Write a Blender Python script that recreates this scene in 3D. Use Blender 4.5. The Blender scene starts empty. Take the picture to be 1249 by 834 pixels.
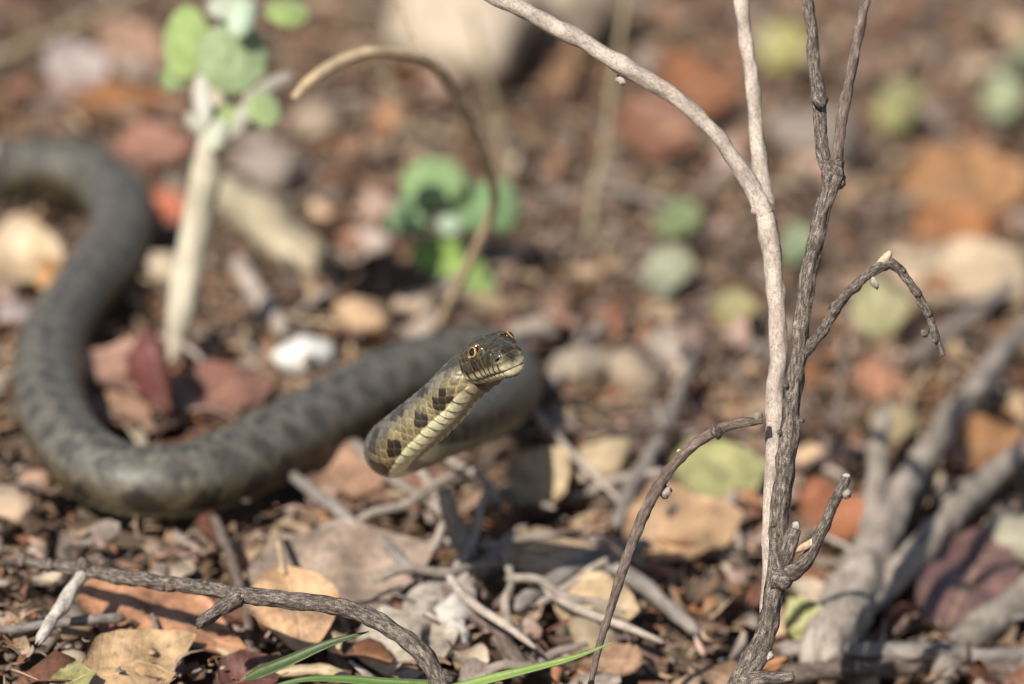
import bpy, math, random
import numpy as np
from mathutils import Vector, Matrix, noise as mn

rnd = random.Random(11)
scene = bpy.context.scene
col = scene.collection

# ------------------------------------------------------------------ camera, sky, sun, exposure
PITCH = math.radians(22.0)
CAM_H = 0.491
LENS, SENSOR = 70.0, 22.2
FPX = LENS / SENSOR * 1249.0
FOCUS = 0.985
cd = bpy.data.cameras.new('camera')
cam = bpy.data.objects.new('camera', cd)
col.objects.link(cam)
cam.location = (0, 0, CAM_H)
cam.rotation_euler = (math.radians(90) - PITCH, 0, 0)
cd.lens, cd.sensor_width, cd.sensor_fit = LENS, SENSOR, 'HORIZONTAL'
cd.clip_start, cd.clip_end = 0.01, 200.0
cd.dof.use_dof = True
cd.dof.focus_distance = FOCUS
cd.dof.aperture_fstop = 3.15
scene.camera = cam

SUN_EL = math.radians(46)
SUN_AZ = Vector((-0.50, -0.866))          # horizontal direction towards the sun
sun_vec = Vector((SUN_AZ.x * math.cos(SUN_EL), SUN_AZ.y * math.cos(SUN_EL), 0))
sun_vec *= math.cos(SUN_EL) / sun_vec.length
sun_vec.z = math.sin(SUN_EL)
world = bpy.data.worlds.new('World')
scene.world = world
world.use_nodes = True
wn = world.node_tree
wn.nodes.clear()
wo = wn.nodes.new('ShaderNodeOutputWorld')
wb = wn.nodes.new('ShaderNodeBackground')
ws = wn.nodes.new('ShaderNodeTexSky')
ws.sky_type = 'NISHITA'
ws.sun_disc = False
ws.sun_elevation = SUN_EL
ws.sun_rotation = math.atan2(sun_vec.x, sun_vec.y)
wb.inputs['Strength'].default_value = 0.06
wn.links.new(ws.outputs[0], wb.inputs['Color'])
wn.links.new(wb.outputs[0], wo.inputs['Surface'])
sd = bpy.data.lights.new('sun', 'SUN')
sd.energy, sd.angle, sd.color = 4.6, math.radians(0.53), (1.0, 0.94, 0.84)
sun = bpy.data.objects.new('sun', sd)
col.objects.link(sun)
sun.rotation_euler = sun_vec.to_track_quat('Z', 'Y').to_euler()
scene.view_settings.view_transform = 'Standard'
scene.view_settings.look = 'None'
scene.view_settings.exposure = 0.34
scene.view_settings.gamma = 1.0
scene.view_settings.use_curve_mapping = False
scene.render.engine = 'CYCLES'
scene.cycles.use_denoising = True
scene.cycles.max_bounces = 6

# ------------------------------------------------------------------ helpers
cF = Vector((0, math.cos(PITCH), -math.sin(PITCH)))
cU = Vector((0, math.sin(PITCH), math.cos(PITCH)))
cR = Vector((1, 0, 0))
cO = Vector((0, 0, CAM_H))


def P(px, py, d):
    """a point of the place seen towards photo pixel (px, py), d metres deep"""
    return cO + cF * d + cR * ((px - 624.5) / FPX * d) - cU * ((py - 417.0) / FPX * d)


def slope(x):
    """the ground drops gently from the left of the view to the right"""
    return -0.12 * 0.5 * np.tanh(x / 0.5) - 0.04 * (0.5 * np.tanh(np.sqrt(x * x + 0.0025) / 0.5) - 0.05)


def G(px, py, h=0.0):
    """the point at height h above the sloping ground seen towards photo pixel (px, py)"""
    z = h
    for _ in range(8):
        d = (CAM_H - z) / (math.sin(PITCH) + (py - 417.0) / FPX * math.cos(PITCH))
        v = P(px, py, d)
        z = h + slope(v.x)
    return v


def tag(o, label=None, cat=None, group=None, kind=None):
    if label: o['label'] = label
    if cat: o['category'] = cat
    if group: o['group'] = group
    if kind: o['kind'] = kind
    return o


def empty(name, loc, label, cat, group=None):
    o = bpy.data.objects.new(name, None)
    col.objects.link(o)
    o.location = loc
    o.empty_display_size = 0.01
    return tag(o, label, cat, group)


def link(name, me, mat=None, parent=None, color=None):
    o = bpy.data.objects.new(name, me)
    col.objects.link(o)
    if mat is not None and len(me.materials) == 0:
        me.materials.append(mat)
    if parent is not None:
        o.parent = parent
        o.matrix_parent_inverse = Matrix.Translation(-parent.location) if parent.parent is None else Matrix()
    if color is not None:
        o.color = (*color, 1)
    return o


def mesh_from(name, V, F, smooth=True):
    me = bpy.data.meshes.new(name)
    me.from_pydata([tuple(v) for v in V], [], F)
    if smooth:
        me.polygons.foreach_set('use_smooth', [True] * len(me.polygons))
    me.update()
    return me


def np_mesh(name, V, Q, smooth=True):
    """V (n,3) float, Q (m,4) int quads"""
    me = bpy.data.meshes.new(name)
    k = Q.shape[1]
    me.vertices.add(len(V)); me.vertices.foreach_set('co', V.astype(np.float32).ravel())
    me.loops.add(Q.size); me.loops.foreach_set('vertex_index', Q.astype(np.int32).ravel())
    me.polygons.add(len(Q))
    me.polygons.foreach_set('loop_start', np.arange(0, Q.size, k, dtype=np.int32))
    me.polygons.foreach_set('use_smooth', np.full(len(Q), smooth))
    me.update(calc_edges=True)
    me.validate()
    return me


def set_col(me, C, name='tint'):
    a = me.color_attributes.new(name, 'FLOAT_COLOR', 'POINT')
    c4 = np.ones((len(C), 4), np.float32); c4[:, :3] = C
    a.data.foreach_set('color', c4.ravel())


def set_vec(me, A, name):
    a = me.attributes.new(name, 'FLOAT_VECTOR', 'POINT')
    a.data.foreach_set('vector', np.asarray(A, np.float32).ravel())


def catmull(pts, n):
    """centripetal-free Catmull-Rom through pts (k,m) resampled to n even steps"""
    p = np.asarray(pts, float)
    q = np.vstack([2 * p[0] - p[1], p, 2 * p[-1] - p[-2]])
    out = []
    for i in range(1, len(q) - 2):
        t = np.linspace(0, 1, 24, endpoint=False)[:, None]
        a, b, c, d = q[i - 1], q[i], q[i + 1], q[i + 2]
        out.append(0.5 * (2 * b + (c - a) * t + (2 * a - 5 * b + 4 * c - d) * t ** 2 + (3 * b - a - 3 * c + d) * t ** 3))
    out.append(p[-1:])
    o = np.vstack(out)
    s = np.r_[0, np.cumsum(np.linalg.norm(np.diff(o[:, :3], axis=0), axis=1))]
    u = np.linspace(0, s[-1], n) if np.isscalar(n) else np.asarray(n) * s[-1]
    return np.stack([np.interp(u, s, o[:, j]) for j in range(o.shape[1])], 1), s[-1]


def sstep(a, b, x):
    t = np.clip((x - a) / (b - a), 0, 1)
    return t * t * (3 - 2 * t)


# ------------------------------------------------------------------ materials
def new_mat(name):
    m = bpy.data.materials.new(name)
    m.use_nodes = True
    nt = m.node_tree
    b = nt.nodes['Principled BSDF']
    return m, nt, b


def N(nt, kind, **kw):
    n = nt.nodes.new(kind)
    for k, v in kw.items():
        if k in n.inputs: n.inputs[k].default_value = v
        else: setattr(n, k, v)
    return n


def mixc(nt, fac, a, b, mode='MIX'):
    n = nt.nodes.new('ShaderNodeMix'); n.data_type = 'RGBA'; n.blend_type = mode
    for sock, v in ((n.inputs[0], fac), (n.inputs[6], a), (n.inputs[7], b)):
        if isinstance(v, (int, float)): sock.default_value = v
        elif isinstance(v, tuple): sock.default_value = (*v, 1) if len(v) == 3 else v
        else: nt.links.new(v, sock)
    return n.outputs[2]


def ramp(nt, fac, stops):
    r = nt.nodes.new('ShaderNodeValToRGB')
    e = r.color_ramp.elements
    while len(e) < len(stops): e.new(0.5)
    for el, (p, c) in zip(e, stops):
        el.position = p
        el.color = (c, c, c, 1) if isinstance(c, (int, float)) else (*c, 1)
    nt.links.new(fac, r.inputs[0])
    return r.outputs[0]


def bump(nt, b, h, strength=0.4, dist=0.001):
    n = N(nt, 'ShaderNodeBump', Strength=strength, Distance=dist)
    nt.links.new(h, n.inputs['Height'])
    nt.links.new(n.outputs[0], b.inputs['Normal'])


def leaf_material(name, use_attr=False, rough=0.5):
    m, nt, b = new_mat(name)
    tc = N(nt, 'ShaderNodeTexCoord')
    if use_attr:
        at = N(nt, 'ShaderNodeAttribute', attribute_name='tint'); base = at.outputs['Color']
        vec = tc.outputs['Object']
    else:
        oi = N(nt, 'ShaderNodeObjectInfo'); base = oi.outputs['Color']
        ad = N(nt, 'ShaderNodeVectorMath', operation='ADD')
        nt.links.new(tc.outputs['Object'], ad.inputs[0]); nt.links.new(oi.outputs['Random'], ad.inputs[1])
        vec = ad.outputs[0]
    n1 = N(nt, 'ShaderNodeTexNoise', Scale=75.0, Detail=5.0, Roughness=0.6)
    n2 = N(nt, 'ShaderNodeTexNoise', Scale=420.0, Detail=4.0, Roughness=0.65)
    nt.links.new(vec, n1.inputs['Vector']); nt.links.new(vec, n2.inputs['Vector'])
    f1 = ramp(nt, n1.outputs[0], [(0.32, 0.55), (0.52, 1.0), (0.72, 1.35)])
    f2 = ramp(nt, n2.outputs[0], [(0.30, 0.62), (0.5, 1.0), (0.7, 1.2)])
    c = mixc(nt, 1.0, base, f1, 'MULTIPLY')
    c = mixc(nt, 1.0, c, f2, 'MULTIPLY')
    if use_attr:
        nt.links.new(c, b.inputs['Base Color'])
        bump(nt, b, n2.outputs[0], 0.35, 0.0006)
    else:
        va = N(nt, 'ShaderNodeAttribute', attribute_name='vein')
        sx = N(nt, 'ShaderNodeSeparateXYZ'); nt.links.new(va.outputs['Vector'], sx.inputs[0])
        def mth(op, a, b_=None):
            n = N(nt, 'ShaderNodeMath', operation=op)
            for k, v in enumerate((a, b_)):
                if v is None: continue
                if isinstance(v, (int, float)): n.inputs[k].default_value = v
                else: nt.links.new(v, n.inputs[k])
            return n.outputs[0]
        aq = mth('ABSOLUTE', sx.outputs['Y'])
        rib = ramp(nt, aq, [(0.0, 1.0), (0.035, 0.85), (0.075, 0.0)])
        ph = mth('SUBTRACT', mth('MULTIPLY', sx.outputs['X'], 11.0), mth('MULTIPLY', aq, 2.6))
        ph = mth('ADD', ph, mth('MULTIPLY', n1.outputs[0], 1.2))
        tri = mth('ABSOLUTE', mth('SUBTRACT', mth('FRACT', ph), 0.5))
        side_v = ramp(nt, tri, [(0.0, 1.0), (0.09, 0.0)])
        vein = mth('MAXIMUM', rib, mth('MULTIPLY', side_v, 0.45))
        pale = mixc(nt, 0.5, c, (0.55, 0.42, 0.28))
        nt.links.new(mixc(nt, mth('MULTIPLY', vein, 0.55), c, pale), b.inputs['Base Color'])
        bump(nt, b, mth('ADD', mth('MULTIPLY', n2.outputs[0], 0.6), mth('MULTIPLY', vein, -0.6)), 0.5, 0.0007)
    b.inputs['Roughness'].default_value = rough
    b.inputs['Specular IOR Level'].default_value = 0.45
    return m


def bark_material(name, dark, mid, pale, rough=0.8, along=0.35, fine=1.0, cut=(0.36, 0.5, 0.66), speck=False):
    """bark: ridged along the stem; the 'bark' attribute is (length, cos, sin) in units of the radius"""
    m, nt, b = new_mat(name)
    at = N(nt, 'ShaderNodeAttribute', attribute_name='bark')
    mp = N(nt, 'ShaderNodeMapping')
    mp.inputs['Scale'].default_value = (along, 1, 1)
    nt.links.new(at.outputs['Vector'], mp.inputs['Vector'])
    n1 = N(nt, 'ShaderNodeTexNoise', Scale=2.6 * fine, Detail=6.0, Roughness=0.65)
    n2 = N(nt, 'ShaderNodeTexNoise', Scale=7.5 * fine, Detail=4.0, Roughness=0.7)
    n3 = N(nt, 'ShaderNodeTexNoise', Scale=0.35, Detail=2.0)
    nt.links.new(mp.outputs[0], n1.inputs['Vector']); nt.links.new(at.outputs['Vector'] if speck else mp.outputs[0], n2.inputs['Vector'])
    nt.links.new(at.outputs['Vector'], n3.inputs['Vector'])
    mixed = N(nt, 'ShaderNodeMath', operation='ADD')
    sc = N(nt, 'ShaderNodeMath', operation='MULTIPLY'); sc.inputs[1].default_value = 0.5
    nt.links.new(n1.outputs[0], sc.inputs[0])
    sc2 = N(nt, 'ShaderNodeMath', operation='MULTIPLY'); sc2.inputs[1].default_value = 0.5
    nt.links.new(n2.outputs[0], sc2.inputs[0])
    nt.links.new(sc.outputs[0], mixed.inputs[0]); nt.links.new(sc2.outputs[0], mixed.inputs[1])
    c = ramp(nt, mixed.outputs[0], [(cut[0], dark), (cut[1], mid), (cut[2], pale)])
    f3 = ramp(nt, n3.outputs[0], [(0.3, 0.75), (0.7, 1.25)])
    c = mixc(nt, 1.0, c, f3, 'MULTIPLY')
    nt.links.new(c, b.inputs['Base Color'])
    b.inputs['Roughness'].default_value = rough
    b.inputs['Specular IOR Level'].default_value = 0.3
    bump(nt, b, mixed.outputs[0], 0.6, 0.0008)
    return m


M = {}
M['leaf'] = leaf_material('dry_leaf', rough=0.48)
M['crumb'] = leaf_material('leaf_crumb', use_attr=True, rough=0.6)
M['bark_dark'] = bark_material('dark_bark', (0.022, 0.017, 0.014), (0.115, 0.092, 0.077), (0.42, 0.355, 0.295), cut=(0.40, 0.50, 0.62), along=0.28, fine=1.35, speck=True)
M['bark_grey'] = bark_material('grey_weathered_bark', (0.16, 0.13, 0.105), (0.32, 0.27, 0.225), (0.46, 0.40, 0.345), along=0.25)
M['bark_pale'] = bark_material('pale_dry_bark', (0.20, 0.15, 0.115), (0.47, 0.39, 0.33), (0.68, 0.60, 0.52), along=0.5, fine=1.4)
M['bark_cream'] = bark_material('cream_bare_stem', (0.38, 0.32, 0.22), (0.58, 0.52, 0.40), (0.70, 0.65, 0.53), along=0.15)
M['bark_brown'] = bark_material('brown_twig_bark', (0.05, 0.035, 0.028), (0.15, 0.11, 0.09), (0.32, 0.26, 0.22), along=0.15)
M['bark_far'] = bark_material('blue_grey_stick_bark', (0.11, 0.09, 0.08), (0.26, 0.225, 0.20), (0.42, 0.375, 0.34), along=0.15)
M['straw'] = bark_material('straw_stalk', (0.32, 0.235, 0.13), (0.50, 0.38, 0.24), (0.62, 0.50, 0.34), along=0.05, rough=0.55)
M['straw_green'] = bark_material('greenish_straw_stalk', (0.20, 0.165, 0.09), (0.34, 0.285, 0.18), (0.44, 0.38, 0.26), along=0.05, rough=0.6)
M['wood'] = bark_material('bare_broken_wood', (0.40, 0.24, 0.13), (0.66, 0.47, 0.31), (0.85, 0.72, 0.55), rough=0.7)
M['bleached'] = bark_material('bleached_wood', (0.22, 0.18, 0.15), (0.52, 0.47, 0.41), (0.75, 0.71, 0.66), rough=0.7)
M['bark_wood'] = bark_material('rotten_pale_wood', (0.20, 0.155, 0.10), (0.40, 0.335, 0.23), (0.54, 0.47, 0.35), along=0.15)


def stone_material(name):
    m, nt, b = new_mat(name)
    oi = N(nt, 'ShaderNodeObjectInfo')
    tc = N(nt, 'ShaderNodeTexCoord')
    n1 = N(nt, 'ShaderNodeTexNoise', Scale=120.0, Detail=6.0, Roughness=0.65)
    nt.links.new(tc.outputs['Object'], n1.inputs['Vector'])
    f = ramp(nt, n1.outputs[0], [(0.3, 0.6), (0.5, 1.0), (0.7, 1.2)])
    nt.links.new(mixc(nt, 1.0, oi.outputs['Color'], f, 'MULTIPLY'), b.inputs['Base Color'])
    b.inputs['Roughness'].default_value = 0.8
    bump(nt, b, n1.outputs[0], 0.5, 0.0015)
    return m


M['stone'] = stone_material('pebble_stone')


def ground_material():
    m, nt, b = new_mat('forest_soil')
    tc = N(nt, 'ShaderNodeTexCoord')
    n1 = N(nt, 'ShaderNodeTexNoise', Scale=22.0, Detail=8.0, Roughness=0.65)
    n2 = N(nt, 'ShaderNodeTexNoise', Scale=260.0, Detail=6.0, Roughness=0.7)
    for n in (n1, n2): nt.links.new(tc.outputs['Object'], n.inputs['Vector'])
    c = ramp(nt, n1.outputs[0], [(0.3, (0.085, 0.055, 0.037)), (0.5, (0.17, 0.112, 0.074)), (0.72, (0.27, 0.19, 0.13))])
    f = ramp(nt, n2.outputs[0], [(0.3, 0.5), (0.5, 1.0), (0.68, 1.5)])
    nt.links.new(mixc(nt, 1.0, c, f, 'MULTIPLY'), b.inputs['Base Color'])
    b.inputs['Roughness'].default_value = 0.9
    bump(nt, b, n2.outputs[0], 0.8, 0.004)
    return m


M['soil'] = ground_material()


def green_material(name, base, pale, rough=0.75, scale=140.0):
    m, nt, b = new_mat(name)
    tc = N(nt, 'ShaderNodeTexCoord')
    oi = N(nt, 'ShaderNodeObjectInfo')
    n1 = N(nt, 'ShaderNodeTexNoise', Scale=scale, Detail=5.0, Roughness=0.6)
    v = N(nt, 'ShaderNodeTexVoronoi', Scale=scale * 3, feature='DISTANCE_TO_EDGE')
    nt.links.new(tc.outputs['Object'], n1.inputs['Vector']); nt.links.new(tc.outputs['Object'], v.inputs['Vector'])
    f = ramp(nt, n1.outputs[0], [(0.35, 0.0), (0.68, 1.0)])
    c = mixc(nt, f, base, pale)
    c = mixc(nt, 1.0, c, oi.outputs['Color'], 'MULTIPLY')
    nt.links.new(c, b.inputs['Base Color'])
    b.inputs['Roughness'].default_value = rough
    b.inputs['Subsurface Weight'].default_value = 0.15
    b.inputs['Subsurface Radius'].default_value = (0.0006, 0.001, 0.0003)
    b.inputs['Subsurface Scale'].default_value = 1.0
    b.inputs['Sheen Weight'].default_value = 0.25
    bump(nt, b, v.outputs['Distance'], 0.4, 0.0008)
    return m


M['sprout'] = green_material('felted_green_leaf', (0.215, 0.285, 0.125), (0.31, 0.38, 0.20))
M['grass'] = green_material('grass_blade', (0.15, 0.25, 0.035), (0.24, 0.35, 0.07), 0.5, 60.0)
M['felt'] = green_material('pale_felted_bud', (0.50, 0.56, 0.44), (0.66, 0.70, 0.60))


def snake_material():
    m, nt, b = new_mat('snake_scales')
    at = N(nt, 'ShaderNodeAttribute', attribute_name='tint')
    tc = N(nt, 'ShaderNodeTexCoord')
    n = N(nt, 'ShaderNodeTexNoise', Scale=900.0, Detail=3.0)
    nt.links.new(tc.outputs['Object'], n.inputs['Vector'])
    f = ramp(nt, n.outputs[0], [(0.3, 0.75), (0.7, 1.25)])
    nt.links.new(mixc(nt, 1.0, at.outputs['Color'], f, 'MULTIPLY'), b.inputs['Base Color'])
    ra = N(nt, 'ShaderNodeAttribute', attribute_name='gloss')
    nt.links.new(ra.outputs['Fac'], b.inputs['Roughness'])
    b.inputs['Specular IOR Level'].default_value = 0.5
    return m


M['snake'] = snake_material()


def eye_material():
    m, nt, b = new_mat('snake_eye')
    at = N(nt, 'ShaderNodeAttribute', attribute_name='tint')
    nt.links.new(at.outputs['Color'], b.inputs['Base Color'])
    b.inputs['Roughness'].default_value = 0.06
    b.inputs['Coat Weight'].default_value = 1.0
    b.inputs['Coat Roughness'].default_value = 0.03
    return m


M['eye'] = eye_material()

# ------------------------------------------------------------------ ground
def make_ground():
    def axis(lo, hi, a, b, n, m):
        fine = np.linspace(a, b, n)
        left = a - np.geomspace(0.02, a - lo, m)[::-1]
        right = b + np.geomspace(0.02, hi - b, m)
        return np.r_[left, fine, right]
    xs = axis(-60, 60, -0.9, 0.9, 150, 14)
    ys = axis(-40, 120, 0.4, 2.8, 200, 14)
    X, Y = np.meshgrid(xs, ys)
    Z = np.array([[mn.noise(Vector((x * 9, y * 9, 3.1))) * 0.004 + mn.noise(Vector((x * 30, y * 30, 7.7))) * 0.003 for x in xs] for y in ys])
    Z = Z - 0.009 + slope(X)
    V = np.stack([X.ravel(), Y.ravel(), Z.ravel()], 1)
    nx, ny = len(xs), len(ys)
    i = np.arange(nx - 1)[None, :] + np.arange(ny - 1)[:, None] * nx
    Q = np.stack([i, i + 1, i + nx + 1, i + nx], -1).reshape(-1, 4)
    tag(link('ground', np_mesh('ground', V, Q), M['soil']), 'brown forest soil under the leaf litter', kind='structure')


make_ground()

# ------------------------------------------------------------------ tubes (twigs, stems, stalks)
def tube_mesh(name, pts, rad, segs=12, step=0.0012, lump=0.10, ridge=0.05, seed=0, jag=0.0, wob=0.0):
    """tapered tube through pts; rad one radius per point; lumps, bark ridges, uneven broken ends"""
    p = np.c_[np.array([tuple(q) for q in pts]), np.asarray(rad, float)]
    _, L = catmull(p, 8)
    n = max(6, int(L / step))
    c, L = catmull(p, n)
    R = c[:, 3]; c = c[:, :3]
    s = np.linspace(0, L, n)
    if wob:
        o = np.array([[mn.noise(Vector((x / 0.02 + seed * 3.1, k * 9.7, seed))) for k in range(3)] for x in s])
        fade = sstep(0, 0.15, s / L) * sstep(0, 0.15, 1 - s / L)
        c = c + o * fade[:, None] * wob
    T = np.gradient(c, axis=0); T /= np.linalg.norm(T, axis=1)[:, None]
    up = np.array([0.31, 0.2, 0.93]) if abs(T[0][2]) < 0.8 else np.array([0.93, 0.3, 0.2])
    A = np.zeros_like(T)
    a = up
    for i in range(n):
        a = a - T[i] * a.dot(T[i]); a = a / np.linalg.norm(a); A[i] = a
    B = np.cross(T, A)
    th = np.linspace(0, 2 * math.pi, segs, endpoint=False)
    ct, st = np.cos(th), np.sin(th)
    rm = max(float(R.mean()), 1e-5)
    RR = np.repeat(R[:, None], segs, 1)
    if lump or ridge:
        for i in range(n):
            x = s[i] / rm
            for j in range(segs):
                q = 0.0
                if lump: q += lump * mn.noise(Vector((x * 0.35 + seed * 7.3, ct[j] * 0.8, st[j] * 0.8)))
                if ridge: q += ridge * mn.noise(Vector((x * 0.45 + seed * 3.3, ct[j] * 3.2, st[j] * 3.2)))
                RR[i, j] *= 1 + 2 * q
    V = c[:, None, :] + A[:, None, :] * (RR * ct)[:, :, None] + B[:, None, :] * (RR * st)[:, :, None]
    if jag:
        for q in (0, -1): V[q] = c[q] + (V[q] - c[q]) * .55
        rs = np.random.default_rng(seed + 5)
        V[-1] += T[-1] * (rs.uniform(-0.2, 1, segs) * jag)[:, None]
        V[0] -= T[0] * (rs.uniform(-0.2, 1, segs) * jag)[:, None]
    V = V.reshape(-1, 3)
    V = np.vstack([V, c[0] - T[0] * R[0] * 0.25, c[-1] + T[-1] * R[-1] * 0.25])
    i = np.arange(n - 1)[:, None] * segs
    j = np.arange(segs)[None, :]; k = (j + 1) % segs
    Q = np.stack([i + j, i + k, i + segs + k, i + segs + j], -1).reshape(-1, 4)
    F = [tuple(int(v) for v in q) for q in Q]
    a0, a1 = len(V) - 2, len(V) - 1
    F += [(a0, (q + 1) % segs, q) for q in range(segs)]
    b0 = (n - 1) * segs
    F += [(a1, b0 + q, b0 + (q + 1) % segs) for q in range(segs)]
    me = mesh_from(name, V, F)
    att = np.zeros((len(V), 3))
    att[:n * segs, 0] = np.repeat(s / rm, segs) + seed * 13.7
    att[:n * segs, 1] = np.tile(ct, n); att[:n * segs, 2] = np.tile(st, n)
    att[-2, 0] = seed * 13.7; att[-1, 0] = s[-1] / rm + seed * 13.7
    set_vec(me, att, 'bark')
    return me


def lump_mesh(name, r, seed=0, amp=0.35, sub=2, flat=(1, 1, 1), fr=1.3):
    import bmesh
    bm = bmesh.new()
    bmesh.ops.create_icosphere(bm, subdivisions=sub, radius=1.0)
    for v in bm.verts:
        k = 1 + amp * (mn.noise(v.co * fr + Vector((seed * 5.1, 0, 0))) + 0.5 * mn.noise(v.co * fr * 2.3 + Vector((0, seed * 3.7, 0))))
        v.co = Vector((v.co.x * flat[0], v.co.y * flat[1], v.co.z * flat[2])) * (k * r)
    me = bpy.data.meshes.new(name)
    bm.to_mesh(me); bm.free()
    me.polygons.foreach_set('use_smooth', [True] * len(me.polygons))
    att = np.zeros((len(me.vertices) * 3,)); me.vertices.foreach_get('co', att)
    set_vec(me, att.reshape(-1, 3) / r, 'bark')
    return me

# ------------------------------------------------------------------ the snake
HS = 64.0 * FOCUS / FPX                       # distance between the eyes, metres


def cam_vec(r, u, t):
    return (cR * r + cU * u - cF * t).normalized()


def head_axes(yaw, pitch, roll):
    """forward, left and up of the head as seen from the camera: turned to the right, nose up, rolled"""
    y, p, r = (math.radians(v) for v in (yaw, pitch, roll))
    f = np.array([math.sin(y), 0, math.cos(y)]); l = np.array([math.cos(y), 0, -math.sin(y)]); u = np.array([0, 1.0, 0])
    f, u = f * math.cos(p) + u * math.sin(p), u * math.cos(p) - f * math.sin(p)
    l, u = l * math.cos(r) + u * math.sin(r), u * math.cos(r) - l * math.sin(r)
    return [np.array(cam_vec(*v)) for v in (f, l, u)]


hf, hl, hu = head_axes(20.5, 1, 23)
H0 = np.array(P(601, 425, FOCUS + 0.002))


def hp(x, y, z):
    return H0 + HS * (x * hf + y * hl + z * hu)


XN = -0.62                                    # where the straight head ends and the neck bends away
ZN = -0.22


def body_path():
    g = []                                    # (px, py, radius): lying on the ground
    for px, py, r in [(-150, 222, .0115), (-70, 213, .0125), (10, 207, .0132), (75, 207, .0134), (122, 224, .0132), (148, 262, .0128), (136, 308, .0125),
                      (98, 358, .0121), (68, 405, .0123), (58, 455, .0124), (68, 512, .0125), (105, 562, .0126), (170, 588, .0128),
                      (250, 580, .0133), (330, 546, .0137), (410, 503, .0139), (480, 468, .0139), (540, 446, .0136), (588, 436, .0130)]:
        g.append((*G(px, py, r + 0.001), r, 0, 0, 1))
    a = []
    for px, py, d, r, up in [(616, 452, 1.245, .0124, (0, .95, .2)), (619, 478, 1.193, .0115, (.1, .9, .3)), (592, 500, 1.135, .0108, (-.1, .9, .3)),
                             (548, 520, 1.096, .0104, (-.2, .9, .1)), (503, 541, 1.062, .0096, (-.5, .8, .0)), (479, 547, 1.030, .0089, (-.75, .6, -.15)),
                             (488, 537, 1.016, .0087, (-.74, .60, -.30)), (514, 516, 1.009, .0085, (-.72, .58, -.42)), (542, 491, 1.004, .0081, (-.70, .58, -.45)),
                             (563, 467, .9995, .0077, (-.62, .68, -.30))]:
        a.append((*P(px, py, d), r, *cam_vec(*up)))
    e = [(*hp(XN - 0.18, 0, ZN - 0.10), HS * .50, *(hu * .9)), (*hp(XN, 0, ZN), HS * .48, *hu)]
    pts = np.array(g + a + e)
    _, L = catmull(pts, 8)
    n_far = int((L - 0.125) / 0.0011)
    u = np.r_[np.linspace(0, L - 0.125, n_far, endpoint=False), np.linspace(L - 0.125, L, 470)] / L
    c, L = catmull(pts, u)
    return c, u * L, L


def fbm2(a, b, k=0.0):
    return np.array([mn.noise(Vector((x, y, k))) for x, y in zip(np.ravel(a), np.ravel(b))]).reshape(np.shape(a))


NA = 168
THETA = np.linspace(-math.pi, math.pi, NA, endpoint=False)     # 0 on the back, +-pi on the belly


def hash01(i, j, k=0):
    h = np.sin(i * 127.1 + j * 311.7 + k * 74.7) * 43758.5453
    return h - np.floor(h)


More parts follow.
